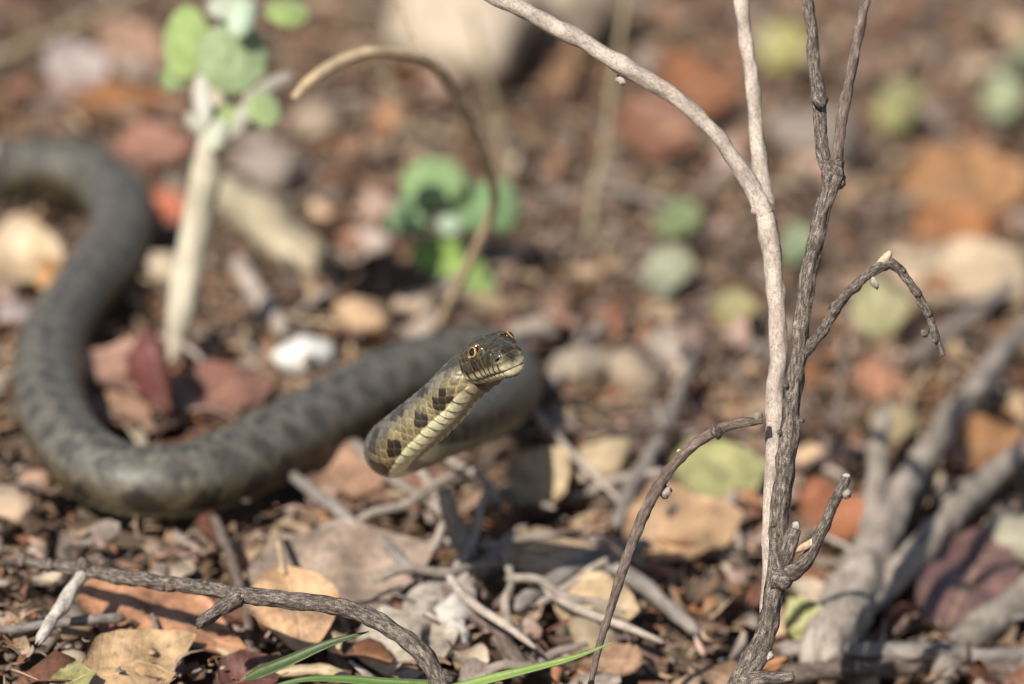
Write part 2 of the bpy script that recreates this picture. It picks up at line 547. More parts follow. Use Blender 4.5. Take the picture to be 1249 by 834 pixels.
def make_snake():
    root = empty('snake', G(170, 640, 0), 'grey-brown blotched snake lying in a loop with its head raised', 'snake')
    c, s, L = body_path()
    nb = len(c)
    C, R, UP = c[:, :3], c[:, 3], c[:, 4:7]
    T = np.gradient(C, axis=0) / np.gradient(s)[:, None]
    T /= np.linalg.norm(T, axis=1)[:, None]
    k = sstep(L - 0.012, L, s)[:, None]
    T = T * (1 - k) + hf * k; T /= np.linalg.norm(T, axis=1)[:, None]
    for _ in range(3):
        UP = UP - T * (UP * T).sum(1)[:, None]; UP /= np.linalg.norm(UP, axis=1)[:, None]
    Bv = np.cross(UP, T)                                       # to the snake's left
    th = THETA[None, :]; sg = s[:, None]
    # scale relief ---------------------------------------------------
    tv = math.radians(122); nd = 21
    pitch = 0.0031 + 0.0012 * sstep(0.14, 0.3, L - s)
    v = np.cumsum(np.gradient(s) / pitch)[:, None] + 0 * th
    v = v - v[-1]
    uu = th / (2 * tv) * nd + 0 * sg
    F1 = np.full(uu.shape, 9.0); F2 = np.full(uu.shape, 9.0)
    I1 = np.zeros(uu.shape); J1 = np.zeros(uu.shape); DV = np.zeros(uu.shape); DU = np.zeros(uu.shape)
    i0 = np.round(uu)
    for di in (-1, 0, 1):
        ii = i0 + di
        off = 0.5 * (np.mod(ii, 2))
        j0 = np.round(v - off)
        for dj in (-1, 0, 1):
            jj = j0 + dj
            du, dv = (uu - ii) * 0.42, (v - (jj + off)) * 1.0
            d = np.sqrt(du * du + dv * dv)
            new = d < F1
            F2 = np.where(new, F1, np.minimum(F2, d))
            I1 = np.where(new, ii, I1); J1 = np.where(new, jj + off, J1)
            DV = np.where(new, dv, DV); DU = np.where(new, du, DU)
            F1 = np.where(new, d, F1)
    edge = F2 - F1
    hs = sstep(0.0, 0.20, edge) * (0.75 - 0.9 * DV) + 0.22 * np.exp(-(DU / 0.05) ** 2) * sstep(0, .25, edge)
    vent = sstep(tv - 0.03, tv + 0.03, np.abs(th) + 0 * sg)
    bow = 0.85 * (1 - np.clip((math.pi - np.abs(th)) / (math.pi - tv), 0, 1)) ** 2
    fv = np.mod(v + bow * -1.0 + 100, 1.0)
    hv = (1 - fv) * 0.95 * sstep(0.0, 0.10, fv) + 0.15
    relief = hs * (1 - vent) + hv * vent
    amp = 0.00030 + 0.00026 * vent
    prof = 1 - 0.10 * sstep(2.2, math.pi, np.abs(th)) - 0.03 * np.cos(2 * th)
    rad = R[:, None] * prof + relief * amp * (R[:, None] / 0.0095) ** 0.5
    K = np.gradient(T, axis=0) / np.gradient(s)[:, None]
    for _ in range(6): K[1:-1] = (K[:-2] + 2 * K[1:-1] + K[2:]) / 4
    dirs = UP[:, None, :] * np.cos(th)[..., None] + Bv[:, None, :] * np.sin(th)[..., None]
    kd = np.clip((dirs * K[:, None, :]).sum(-1), 1e-6, None)
    lim = 0.80 / kd
    rad = np.where(rad > 0.7 * lim, 0.7 * lim + 0.3 * lim * np.tanh((rad - 0.7 * lim) / (0.3 * lim)), rad)
    V = C[:, None, :] + UP[:, None, :] * (rad * np.cos(th))[:, :, None] + Bv[:, None, :] * (rad * np.sin(th))[:, :, None]
    # colour of each scale ---------------------------------------------
    back = np.abs(I1) / (nd / 2)                               # 0 spine .. 1 next to the belly plates
    grey = np.array([0.130, 0.120, 0.102]); ochre = np.array([0.235, 0.180, 0.092]); dark = np.array([0.042, 0.039, 0.034])
    black = np.array([0.022, 0.015, 0.010]); cream = np.array([0.72, 0.67, 0.42])
    rr = hash01(I1, J1)[..., None]
    front = sstep(L - 0.105, L - 0.068, s)[:, None] + 0 * th       # flanks turn ochre towards the neck
    flank = sstep(0.45, 0.80, back)
    colr = grey * (1 - flank[..., None]) + (ochre * (0.35 + 0.65 * front[..., None])) * flank[..., None]
    colr = colr * (0.70 + 0.60 * rr)
    core = (sstep(0.08, 0.30, edge) * flank * front)[..., None]
    colr = colr * (1 - core) + np.array([0.150, 0.120, 0.064]) * (0.7 + 0.6 * rr) * core
    # rows of blotches down the back, the upper flank and along the belly edge
    def blot(row_u, per, phase, ru, rv, wob=0.5):
        q = (J1 + phase) / per
        kq = np.floor(q + 0.5)
        ph = hash01(kq, row_u * 3.0 + 1) - 0.5
        dv = (q - kq) * per + ph * wob
        du = I1 - row_u + (hash01(kq, row_u + 9.0) - 0.5) * 0.8
        return ((du / ru) ** 2 + (dv / rv) ** 2) < 1
    b1 = np.zeros(uu.shape, bool)
    for sd in (-1, 1):
        b1 |= blot(sd * 4.2, 3.7, 0.0 if sd < 0 else 1.85, 1.6, 0.95)
        b1 |= blot(sd * 0.5, 3.7, 1.85 if sd < 0 else 0.2, 1.1, 0.75)
    b2 = np.zeros(uu.shape, bool)
    for sd in (-1, 1):
        b2 |= blot(sd * 8.9, 3.7, 1.8 if sd < 0 else 0.4, 1.8, 0.95)
    colr = np.where((b1 & (back < 0.8))[..., None], (dark + 0.006 * (1 - front[..., None])) * (0.75 + 0.6 * rr) * 1.25, colr)
    colr = np.where((b2 & (back > 0.5))[..., None], black * (0.8 + 0.7 * rr), colr)
    skin = np.array([0.085, 0.072, 0.055]) + front[..., None] * flank[..., None] * np.array([0.24, 0.185, 0.085])
    skin = np.where((b2 & (back > 0.5))[..., None], skin * 0.28, skin)
    e = sstep(0.0, 0.11, edge)[..., None]
    colr = skin * (1 - e) + colr * e
    vcol = cream * (0.9 + 0.2 * hash01(np.floor(v + bow), 3.0))[..., None] * np.array([1, 1, 1])
    mid = sstep(2.72, 2.95, np.abs(th) + 0 * sg)[..., None]      # the belly's middle shifts towards brown
    vcol = vcol * (1 - 0.72 * mid) + np.array([0.16, 0.095, 0.07]) * 0.72 * mid
    vcol = np.where((fv < 0.13)[..., None], vcol * np.array([0.30, 0.24, 0.2]), vcol)
    far = (1 - front)[..., None]
    vcol = vcol * (1 - 0.70 * far)  # belly colour darkened behind the neck, painting in the shade on that bend
    colr = colr * (1 - vent[..., None]) + vcol * vent[..., None]
    gloss = 0.52 - 0.10 * front
    # head ------------------------------------------------------------
    xs = np.r_[np.linspace(XN, 0.70, 150)[1:], 0.88 - 0.18 * (1 - np.linspace(0, 1, 46)[1:] ** 0.75) ** 2]
    xs = np.minimum(xs, 0.8792)
    def crv(pairs, x):
        px_, py_ = zip(*pairs)
        from_ = np.array(px_); val = np.array(py_)
        o = np.argsort(from_)
        k = np.c_[from_[o], val[o]]
        cc, _ = catmull(np.c_[k[:, :1], k[:, 1:], np.zeros((len(k), 1))], 400)
        return np.interp(x, cc[:, 0], cc[:, 1])
    nose = np.sqrt(np.clip((0.88 - xs) / 0.16, 0, 1)) ** 1.0
    nose = np.where(xs > 0.72, np.sqrt(np.clip(1 - ((xs - 0.72) / 0.16) ** 2, 0, 1)), 1.0)
    W = crv([(0.88, .27), (0.72, .28), (0.55, .325), (0.35, .375), (0.15, .42), (0, .46), (-.3, .60), (-.5, .67), (-.62, .66), (-.75, .62)], xs) * nose
    TOP = crv([(0.88, .01), (0.72, .03), (0.5, .085), (0.25, .135), (0, .185), (-.3, .255), (-.5, .262), (-.75, .26)], xs)
    BOT = crv([(0.88, -.56), (0.72, -.57), (0.4, -.59), (0.1, -.60), (-.3, -.61), (-.5, -.66), (-.75, -.70)], xs)
    ZM = crv([(0.88, -.23), (0.5, -.21), (0, -.21), (-.4, -.22), (-.75, -.22)], xs)
    TOP = ZM + (TOP - ZM) * nose; BOT = ZM + (BOT - ZM) * nose
    nt_, nbm = 2.0 / 2.55, 2.0 / 2.15
    ca, sa = np.cos(th), np.sin(th)
    y = W[:, None] * np.sign(sa) * np.abs(sa) ** np.where(np.cos(th) > 0, nt_, nbm)
    z = np.where(ca > 0, ZM[:, None] + (TOP - ZM)[:, None] * np.abs(ca) ** nt_, ZM[:, None] - (ZM - BOT)[:, None] * np.abs(ca) ** nbm)
    x = xs[:, None] + 0 * th
    # blend the first rings of the head into the round neck ring
    kk = sstep(XN, XN + 0.30, xs)[:, None]
    rn = R[-1] / HS * prof[0][None, :] if prof.ndim == 2 else R[-1] / HS * prof
    y = y * kk + (rn * np.sin(th)) * (1 - kk); z = z * kk + (ZN + rn * np.cos(th)) * (1 - kk)
    # soft features: brow over the eye, dent in front of it, swollen jaw muscle, lip groove, nostril
    ay = np.abs(y)
    nrm = np.stack([np.zeros_like(x), y / (W[:, None] + 1e-3), (z - ZM[:, None]) / 0.45], -1)
    nrm /= np.linalg.norm(nrm, axis=-1)[..., None] + 1e-6
    disp = np.zeros_like(x)
    EYE = np.array([0.02, 0.40, 0.075])
    de = np.sqrt((x - EYE[0]) ** 2 + ((z - EYE[2])) ** 2) + 4 * np.clip(0.22 - ay, 0, 1)
    disp += 0.030 * np.exp(-((de - 0.145) / 0.05) ** 2)                      # ring of small shields round the eye
    disp -= 0.06 * sstep(0.115, 0.06, de)
    disp += 0.012 * np.exp(-(((x + 0.0) / 0.2) ** 2 + ((z - 0.19) / 0.05) ** 2)) * sstep(0.2, 0.34, ay)   # brow
    disp -= 0.03 * np.exp(-(((x - 0.32) / 0.14) ** 2 + ((z - 0.0) / 0.09) ** 2)) * sstep(0.1, 0.25, ay)
    mouth = crv([(0.88, -.40), (0.6, -.41), (0.3, -.43), (0, -.455), (-.25, -.47), (-.42, -.42), (-.55, -.32), (-.62, -.25), (-.75, -.16)], xs)[:, None]
    dm = z - mouth
    disp -= 0.035 * np.exp(-(dm / 0.018) ** 2) * sstep(-0.70, -0.60, x)
    disp += 0.020 * np.exp(-((dm - 0.075) / 0.06) ** 2) + 0.018 * np.exp(-((dm + 0.075) / 0.05) ** 2)
    NOS = (0.755, 0.250, -0.150)
    dn = np.sqrt(((x - NOS[0]) / 0.060) ** 2 + ((z - NOS[2] - 0.3 * (x - NOS[0])) / 0.026) ** 2 + ((ay - NOS[1]) / 0.10) ** 2)
    disp -= 0.07 * sstep(1.3, 0.4, dn)
    # head shields: cells of mirrored seed points over the crown and cheeks
    seeds = [(0.78, 0.00, .0), (0.64, .10, .02), (0.46, .11, .06), (0.10, 0, .18), (0.13, .30, .15), (-0.38, .20, .25), (-.42, .48, .12), (0.66, .22, -.10), (0.47, .28, -.06),
             (0.27, .33, -.06), (0.2, .36, .04), (-.22, .50, .0), (-.20, .52, -.12), (-.42, .58, -.08), (-.62, .55, .08), (-.62, .30, .22), (-.66, .08, .26), (-.6, .6, -.1),
             (0.85, 0, -.2), (0.02, .46, -.13), (.15, .41, -.10), (0.28, .16, .11), (-.02, .38, .17)]
    S = np.array([(a, b * sgn, d) for a, b, d in seeds for sgn in ((1, -1) if b else (1,))])
    Pn = np.stack([x, y, z], -1)
    dd = np.sqrt(((Pn[:, :, None, :] - S[None, None]) ** 2).sum(-1))
    ds = np.sort(dd, axis=-1); cid = np.argmin(dd, axis=-1)
    he = ds[..., 1] - ds[..., 0]
    upper = sstep(0.17, 0.21, dm)
    disp += upper * 0.024 * (sstep(0, 0.045, he) - 0.5)
    # lip shields
    per = 0.168
    lu = np.mod(x + 0.02 + 10, per) / per; lue = np.minimum(lu, 1 - lu) * per
    lip_up = sstep(0.0, 0.015, dm) * (1 - upper)
    lip_lo = sstep(-0.15, -0.13, dm) * sstep(0.0, -0.015, dm)
    disp -= (lip_up + lip_lo) * 0.016 * sstep(0.022, 0.0, lue)
    # throat scales
    tu = np.round(np.arctan2(y, -(z - ZM[:, None])) * 5.5); txx = np.mod(x / 0.11 + 0.5 * np.mod(tu, 2) + 50, 1.0)
    ty = np.arctan2(y, -(z - ZM[:, None])) * 5.5 - tu
    te = np.minimum(np.minimum(txx, 1 - txx) * 0.9, (0.5 - np.abs(ty)))
    throat = sstep(-0.15, -0.17, dm)
    disp += throat * 0.010 * sstep(0, 0.16, te)
    disp *= kk * 0 + sstep(XN, XN + 0.12, xs)[:, None]
    x2 = np.where(x > 0, x * 0.93, x); y2 = y + nrm[..., 1] * disp; z2 = z + nrm[..., 2] * disp
    HV = H0 + HS * (x2[..., None] * hf + y2[..., None] * hl + z2[..., None] * hu)
    # colours of the head
    olive = np.array([0.046, 0.038, 0.024]); edgec = np.array([0.22, 0.185, 0.115])
    rc = hash01(cid.astype(float), 2.0)[..., None]
    mot = fbm2(x * 14 + 3, y * 14 + z * 9, 1.0)[..., None]
    mot2 = fbm2(x * 42 + 9, y * 42 + z * 31, 5.0)[..., None]
    hc = olive * (0.7 + 0.6 * rc) * (1 + 0.9 * mot + 0.9 * mot2)
    hc = hc + (edgec - hc) * (0.50 * sstep(0.022, 0.006, he))[..., None]
    hc = hc * (1 - 0.5 * sstep(0.012, 0.0, he))[..., None]
    nos_pale = np.exp(-(((x - 0.75) / 0.10) ** 2 + ((z + 0.20) / 0.07) ** 2 + ((ay - 0.19) / 0.12) ** 2))[..., None]
    hc = hc + (np.array([0.42, 0.40, 0.26]) - hc) * 0.8 * nos_pale
    lipc = np.array([0.54, 0.48, 0.30]) * (0.8 + 0.4 * mot)
    fade = sstep(0.20, 0.07, dm)[..., None]
    brownlip = np.array([0.12, 0.095, 0.055])
    lc = brownlip + (lipc - brownlip) * fade
    lc = lc * (1 - 0.94 * sstep(0.032, 0.012, lue))[..., None]
    hc = hc + (lc - hc) * lip_up[..., None]
    lo = np.array([0.60, 0.54, 0.35]) * (0.85 + 0.4 * mot)
    lo = lo * (1 - 0.85 * sstep(0.022, 0.006, lue))[..., None]
    hc = hc + (lo - hc) * lip_lo[..., None]
    thr = np.array([0.21, 0.135, 0.088]) * (0.85 + 0.8 * mot)
    thr = thr * (0.55 + 0.45 * sstep(0.0, 0.12, te))[..., None]
    hc = hc + (thr - hc) * throat[..., None]
    spot = np.exp(-(((x + 0.40) / 0.05) ** 2 + ((dm - 0.06) / 0.04) ** 2))[..., None]
    hc = hc * (1 - 0.9 * spot)
    hc = hc * (1 - 0.9 * np.exp(-(dm / 0.012) ** 2)[..., None] * sstep(-0.66, -0.58, x)[..., None])
    ring = np.exp(-((de - 0.125) / 0.022) ** 2)[..., None]
    hc = hc + (np.array([0.25, 0.13, 0.035]) - hc) * 0.55 * ring * sstep(-0.02, 0.05, z)[..., None]
    hc = np.where((de < 0.105)[..., None], np.array([0.012, 0.009, 0.006]), hc)
    hc = hc * (1 - 0.98 * sstep(1.35, 0.85, dn))[..., None]
    # let the neck pattern run into the back of the head
    kc = sstep(XN, XN + 0.10, xs)[:, None, None]
    nape = colr[-1][None]
    hc = nape * (1 - kc) + hc * kc
    hg = 0.27 - 0.09 * upper - 0.06 * sstep(0.45, 0.7, x)
    dark_nape = sstep(L - 0.0120, L - 0.007, s)[:, None, None] * np.ones((1, NA, 1))
    colr = colr * (1 - 0.75 * dark_nape) + np.array([0.065, 0.045, 0.03]) * 0.75 * dark_nape
    bt = sstep(L - 0.017, L - 0.010, s)[:, None, None] * vent[..., None]
    colr = colr * (1 - 0.8 * bt) + np.array([0.20, 0.13, 0.085]) * 0.8 * bt
    # assemble one continuous skin
    AV = np.vstack([V.reshape(-1, 3), HV.reshape(-1, 3)])
    AC = np.vstack([colr.reshape(-1, 3), hc.reshape(-1, 3)])
    AG = np.r_[np.broadcast_to(gloss, uu.shape).ravel(), hg.ravel()]
    nr = nb + len(xs)
    tip = hp(0.8805 * 0.93, 0, float(ZM[-1])); end = C[0] - T[0] * 0.01
    AV = np.vstack([AV, tip, end]); AC = np.vstack([AC, hc[-1, 0], colr[0, 0]]); AG = np.r_[AG, 0.25, 0.5]
    i = np.arange(nr - 1)[:, None] * NA; j = np.arange(NA)[None, :]; kx = (j + 1) % NA
    Q = np.stack([i + j, i + kx, i + NA + kx, i + NA + j], -1).reshape(-1, 4)
    me = bpy.data.meshes.new('snake_body')
    nq = len(Q)
    jt = np.arange(NA); kt = (jt + 1) % NA
    t1 = np.stack([np.full(NA, len(AV) - 2), (nr - 1) * NA + jt, (nr - 1) * NA + kt], 1)
    t0 = np.stack([np.full(NA, len(AV) - 1), kt, jt], 1)
    loops = np.r_[Q.ravel(), t1.ravel(), t0.ravel()]
    starts = np.r_[np.arange(nq) * 4, nq * 4 + np.arange(2 * NA) * 3]
    me.vertices.add(len(AV)); me.vertices.foreach_set('co', AV.astype(np.float32).ravel())
    me.loops.add(len(loops)); me.loops.foreach_set('vertex_index', loops.astype(np.int32))
    me.polygons.add(len(starts)); me.polygons.foreach_set('loop_start', starts.astype(np.int32))
    me.polygons.foreach_set('use_smooth', np.ones(len(starts), bool))
    me.update(calc_edges=True); me.validate()
    set_col(me, np.clip(AC, 0.003, 0.9))
    a = me.attributes.new('gloss', 'FLOAT', 'POINT'); a.data.foreach_set('value', AG.astype(np.float32))
    link('body', me, M['snake'], root)
    # eyes: ball with amber ring and round pupil looking out and a little forward
    for sgn in (-1, 1):
        ax = np.array([0.52, sgn * 0.74, 0.42]); ax /= np.linalg.norm(ax)
        c0 = np.array([0.02, sgn * 0.378, 0.080])
        er = 0.122
        e1 = np.cross(ax, [0, 0, 1.0]); e1 /= np.linalg.norm(e1); e2 = np.cross(ax, e1)
        na, nr_ = 48, 40
        Vv, Cc = [], []
        for a_ in range(nr_ + 1):
            al = math.pi * 0.62 * a_ / nr_
            for b_ in range(na):
                be = 2 * math.pi * b_ / na
                dvec = ax * math.cos(al) * (0.82) + (e1 * math.cos(be) + e2 * math.sin(be)) * math.sin(al)
                Vv.append(hp(*(c0 + er * dvec)))
                rr_ = math.sin(min(al, math.pi / 2)) / (1 + 0.12 * math.sin(be) ** 2)
                if al > math.pi / 2: rr_ = 1
                if rr_ < 0.58: cc = (0.004, 0.004, 0.004)
                elif rr_ < 0.70: cc = (0.55, 0.34, 0.09)
                elif rr_ < 0.79: cc = (0.34, 0.13, 0.025)
                elif rr_ < 0.86: cc = (0.06, 0.025, 0.010)
                else: cc = (0.015, 0.010, 0.007)
                Cc.append(cc)
        Fq = [(r * na + b, r * na + (b + 1) % na, (r + 1) * na + (b + 1) % na, (r + 1) * na + b) for r in range(nr_) for b in range(na)]
        em = mesh_from('eye', Vv, Fq); set_col(em, np.array(Cc))
        link('eye', em, M['eye'], root)
    return C, R


SN_C, SN_R = make_snake()
SN_XY = SN_C[::12, :2]; SN_RR = SN_R[::12]; SN_Z = SN_C[::12, 2]


def clear_of_snake(x, y, rad, top=0.01):
    d = np.hypot(SN_XY[:, 0] - x, SN_XY[:, 1] - y)
    low = (SN_Z - SN_RR - slope(SN_XY[:, 0])) < top
    return not np.any(low & (d < SN_RR * 0.85 + rad))

# ------------------------------------------------------------------ bare twigs in the plane of focus
def tw(pts):
    return [P(a, b, d) for a, b, d, r in pts], [r for a, b, d, r in pts]


def twig_part(name, pts, mat, parent, seed, segs=18, step=0.0006, lump=0.12, ridge=0.10, jag=0.0, wob=0.0, label=None):
    p, r = tw(pts)
    o = link(name, tube_mesh(name, p, r, segs, step, lump, ridge, seed, jag, wob), M[mat], parent)
    if label: o['label'] = label
    return o


def bud(parent, px, py, d, r, mat, seed, flat=(1, 1, 1), name='bud', amp=0.45):
    o = link(name, lump_mesh(name, r, seed, amp, 2, flat), M[mat], parent)
    q = P(px, py, d)
    o.matrix_parent_inverse = Matrix.Identity(4)
    o.location = q - parent.location
    o.rotation_euler = (seed * 1.3, seed * 0.7, seed * 2.1)
    return o


D0 = FOCUS
t = empty('bare_twig', P(925, 834, D0), 'upright dark bare twig forking near the top, rough flecked bark', 'twig')
twig_part('main_stem', [(886, 880, .982, .00391), (905, 834, .983, .00357), (930, 780, .984, .00315), (942, 730, .985, .00280), (950, 650, .985, .00280), (958, 570, .985, .00280), (966, 490, .985, .00272),
                        (976, 420, .986, .00255), (984, 350, .986, .00246), (997, 285, .987, .00246), (1008, 240, .988, .00255), (1017, 214, .989, .00297)], 'bark_dark', t, 1, segs=26, step=.00045, ridge=.16, wob=.0006)
twig_part('branch', [(1015, 222, .989, .00230), (1006, 190, .991, .00207), (1001, 150, .993, .00191), (998, 118, .995, .00214), (992, 75, .998, .00176), (988, 30, 1.0, .00184), (982, -30, 1.004, .00168)], 'bark_dark', t, 2, wob=.0009, lump=.2)
twig_part('branch', [(1017, 215, .989, .00230), (1023, 170, .992, .00168), (1034, 110, .996, .00168), (1046, 50, 1.0, .00168), (1060, -30, 1.005, .00161)], 'bark_brown', t, 3, wob=.0006)
b = twig_part('bent_branch', [(979, 432, .986, .0020), (1000, 408, .983, .00166), (1022, 372, .981, .00158), (1050, 342, .980, .00151), (1080, 321, .979, .00166), (1092, 324, .979, .00151), (1110, 345, .979, .00130),
                              (1127, 372, .979, .00130), (1139, 402, .979, .00115), (1150, 434, .979, .00072)], 'bark_dark', t, 4, segs=18, step=.0004, ridge=.18, lump=.16)
bud(t, 1077, 319, .979, .0024, 'wood', 3, (1.4, .6, .6), 'splinter', .6)
bud(t, 1066, 345, .979, .0013, 'bleached', 6, (1.3, .8, .8), amp=.8)
for kx, (a_, b_) in enumerate([(1101, 330), (1119, 358), (1133, 384), (1128, 406), (1141, 415)]):
    bud(t, a_, b_, .978, .0010 + .0003 * (kx % 2), 'bark_dark', kx + 10)
twig_part('broken_spur', [(955, 700, .985, .00238), (968, 696, .983, .00255), (985, 680, .981, .00195), (1003, 645, .979, .00178), (1018, 612, .978, .00178), (1032, 582, .977, .00153)], 'bark_dark', t, 5, segs=18, step=.0004, ridge=.15)
bud(t, 1032, 581, .977, .0011, 'bleached', 8, name='broken_tip')
bud(t, 1033, 602, .977, .0015, 'bark_grey', 9)
twig_part('broken_spur', [(956, 692, .984, .0025), (961, 670, .982, .0023), (969, 645, .981, .0019)], 'bark_dark', t, 6, segs=16, step=.0004, ridge=.15)
bud(t, 971, 641, .981, .0015, 'bleached', 11, (1, .8, .8), name='broken_tip')
bud(t, 985, 664, .979, .0034, 'wood', 4, (.35, .35, 1.1), 'splinter', .5)
for kx, (a_, b_, r_) in enumerate([(978, 513, .0009), (951, 527, .0009), (938, 800, .0015), (905, 812, .0012), (999, 120, .0028), (1016, 209, .0040), (1022, 222, .0026), (953, 706, .0034), (959, 470, .0009), (944, 640, .001)]):
    bud(t, a_, b_, .983 if b_ > 300 else .990, r_, 'bark_dark' if kx not in (2, 3) else 'bleached', kx + 20, name='knot')
twig_part('root_stub', [(905, 838, .983, .0035), (930, 828, .978, .0026), (968, 826, .976, .0016)], 'bark_dark', t, 7, ridge=.2)

t = empty('pale_twig', P(935, 765, .992), 'tall pale grey forked twig just behind the dark upright twig', 'twig')
twig_part('main_stem', [(934, 780, .993, .00211), (937, 720, .994, .00229), (940, 640, .995, .00246), (944, 560, .996, .00273), (947, 480, .998, .00290), (949, 420, 1.0, .00282), (945, 350, 1.0, .00273),
                        (938, 290, 1.002, .00299), (930, 250, 1.004, .00299)], 'bark_pale', t, 8, segs=20, ridge=.10, wob=.0007)
twig_part('branch', [(933, 262, 1.003, .00264), (915, 225, 1.003, .00264), (893, 190, 1.003, .00246), (862, 152, 1.003, .00246), (820, 118, 1.002, .00246), (772, 88, 1.0, .00273), (735, 66, 1.0, .00264), (690, 38, 1.0, .00255), (640, 12, 1.0, .00246), (560, -24, 1.0, .00264)], 'bark_pale', t, 9, ridge=.10, wob=.0008)
twig_part('branch', [(939, 290, 1.003, .00282), (932, 235, 1.007, .00264), (925, 175, 1.010, .00238), (917, 100, 1.013, .00220), (908, 40, 1.016, .00211), (900, -30, 1.02, .00202)], 'bark_pale', t, 10, ridge=.10, wob=.0006)
for kx, (a_, b_) in enumerate([(757, 98), (820, 114), (922, 258), (700, 40), (930, 250)]):
    bud(t, a_, b_, 1.002, .0014, 'bark_pale', kx + 40, (1.4, .9, .8), 'knot', .7)

t = empty('arched_twig', P(722, 834, .99), 'thin dark arched twig bending over to touch the pale upright twig', 'twig')
twig_part('stem', [(716, 860, .990, .00082), (728, 800, .990, .00102), (746, 738, .990, .00129), (765, 680, .989, .00156), (788, 622, .988, .00170), (815, 575, .987, .00177), (845, 543, .986, .00170), (878, 523, .986, .00163),
                   (905, 515, .986, .00150), (930, 513, .986, .00102)], 'bark_brown', t, 12, segs=18, step=.0005, ridge=.12)
bud(t, 874, 526, .985, .0022, 'bark_dark', 51, (1.2, .8, .8))
bud(t, 812, 600, .988, .0019, 'bark_grey', 57, (1.1, .9, .9), amp=.5)
bud(t, 829, 551, .986, .0009, 'wood', 53)
bud(t, 924, 508, .986, .0014, 'bark_grey', 54)

t = empty('foreground_twig', P(530, 834, .985), 'dark rough-barked twig arching across the litter below the snake', 'twig')
twig_part('stem', [(545, 860, .972, .00312), (525, 812, .975, .00287), (495, 780, .978, .00263), (455, 757, .981, .00257), (405, 740, .985, .00257), (350, 731, .990, .00257), (300, 727, .997, .00257), (250, 718, 1.006, .00239),
                   (200, 711, 1.016, .00233), (150, 704, 1.026, .00227), (105, 697, 1.036, .00239), (70, 690, 1.042, .00203), (25, 684, 1.050, .00143)], 'bark_dark', t, 14, segs=24, step=.0005, ridge=.16, wob=.0009)
twig_part('broken_spur', [(293, 730, .995, .0024), (272, 741, .994, .0022), (255, 753, .992, .0020), (243, 762, .990, .0016)], 'bark_dark', t, 15, segs=16, step=.0004, ridge=.2, jag=.0015)
twig_part('pale_spur', [(100, 700, 1.035, .0023), (85, 725, 1.027, .0022), (65, 755, 1.018, .0020), (48, 781, 1.01, .0015)], 'bleached', t, 16, segs=14, ridge=.12, lump=.2, jag=.002, label='pale bare side spur of the twig')
for kx, (a_, b_, d_, r_) in enumerate([(104, 691, 1.034, .0026), (27, 684, 1.048, .0020), (208, 717, 1.013, .0020), (540, 826, .973, .0026), (60, 690, 1.042, .0023)]):
    bud(t, a_, b_, d_, r_, 'bark_brown' if kx < 3 else 'bark_dark', kx + 60, (1.3, .8, .8), amp=.8, name='knot')

# ------------------------------------------------------------------ sticks lying in the litter (photo px, py, height, radius)
def stick(name, pts, mat, label, seed, cat='stick', segs=14, step=.0016, lump=.12, ridge=.10, parts=(), group=None, wob=.0012):
    P3 = [G(a, b, h) for a, b, h, r in pts]
    rmax = max(r for *_, r in pts)
    if not parts:
        o = link(name, tube_mesh(name, P3, [r for *_, r in pts], segs, step, lump, ridge, seed, rmax * .9, wob), M[mat])
        return tag(o, label, cat, group)
    root = empty(name, P3[0], label, cat, group)
    link('stem', tube_mesh(name, P3, [r for *_, r in pts], segs, step, lump, ridge, seed, rmax * .9, wob), M[mat], root)
    for q, pp in enumerate(parts):
        link('branch', tube_mesh(name, [G(a, b, h) for a, b, h, r in pp], [r for *_, r in pp], segs, step, lump, ridge, seed + 31 + q, rmax * .6, wob), M[mat], root)
    return root


stick('forked_stick', [(1000, 808, .004, .00779), (1030, 745, .008, .00943), (1065, 672, .010, .00820), (1095, 610, .012, .00558), (1130, 555, .014, .00492), (1165, 505, .016, .00476), (1200, 465, .016, .00451), (1225, 440, .018, .00410)],
      'bark_grey', 'thick weathered grey forked stick lying at an angle beside the upright twigs', 101, segs=20,
      parts=[[(1030, 758, .006, .00508), (1090, 702, .008, .00558), (1150, 640, .012, .00508), (1200, 590, .012, .00459), (1262, 540, .014, .00426)],
             [(1064, 672, .004, .00476), (1066, 610, .012, .00426), (1072, 550, .02, .00369), (1076, 505, .026, .00295)]])
stick('fallen_stick', [(1190, 478, .02, .00410), (1215, 438, .024, .00426), (1240, 412, .024, .00410), (1290, 375, .02, .00410)], 'bark_far', 'blue-grey stick end propped above the forked grey stick', 102)
stick('fallen_stick', [(1140, 822, .002, .00615), (1180, 780, .003, .00640), (1225, 745, .004, .00615), (1290, 700, .006, .00574)], 'bark_grey', 'stout grey stick lying across the bottom corner under the forked stick', 103, segs=18)
stick('fallen_stick', [(955, 792, .004, .00279), (1040, 795, .006, .00295), (1120, 797, .008, .00312), (1190, 800, .007, .00279), (1270, 795, .006, .00279)], 'bark_far', 'thin straight grey stick lying level beside the foot of the upright twigs', 104)
stick('fallen_stick', [(960, 822, .002, .00328), (1050, 818, .003, .00361), (1130, 812, .003, .00328), (1260, 818, .002, .00328)], 'bark_brown', 'brown stick half buried along the bottom edge below the thin grey stick', 105)
stick('fallen_stick', [(1120, 432, .008, .00279), (1170, 395, .012, .00295), (1215, 362, .014, .00295), (1275, 325, .014, .00279)], 'bark_far', 'blurred slender grey stick behind the bent branch of the dark twig', 106)
stick('grey_stick', [(752, 640, .006, .00240), (768, 600, .008, .00270), (795, 555, .010, .00292), (815, 510, .012, .00270), (832, 468, .012, .00225), (850, 425, .010, .00165)], 'bark_far', 'blurred blue-grey stick slanting up behind the arched twig', 107)
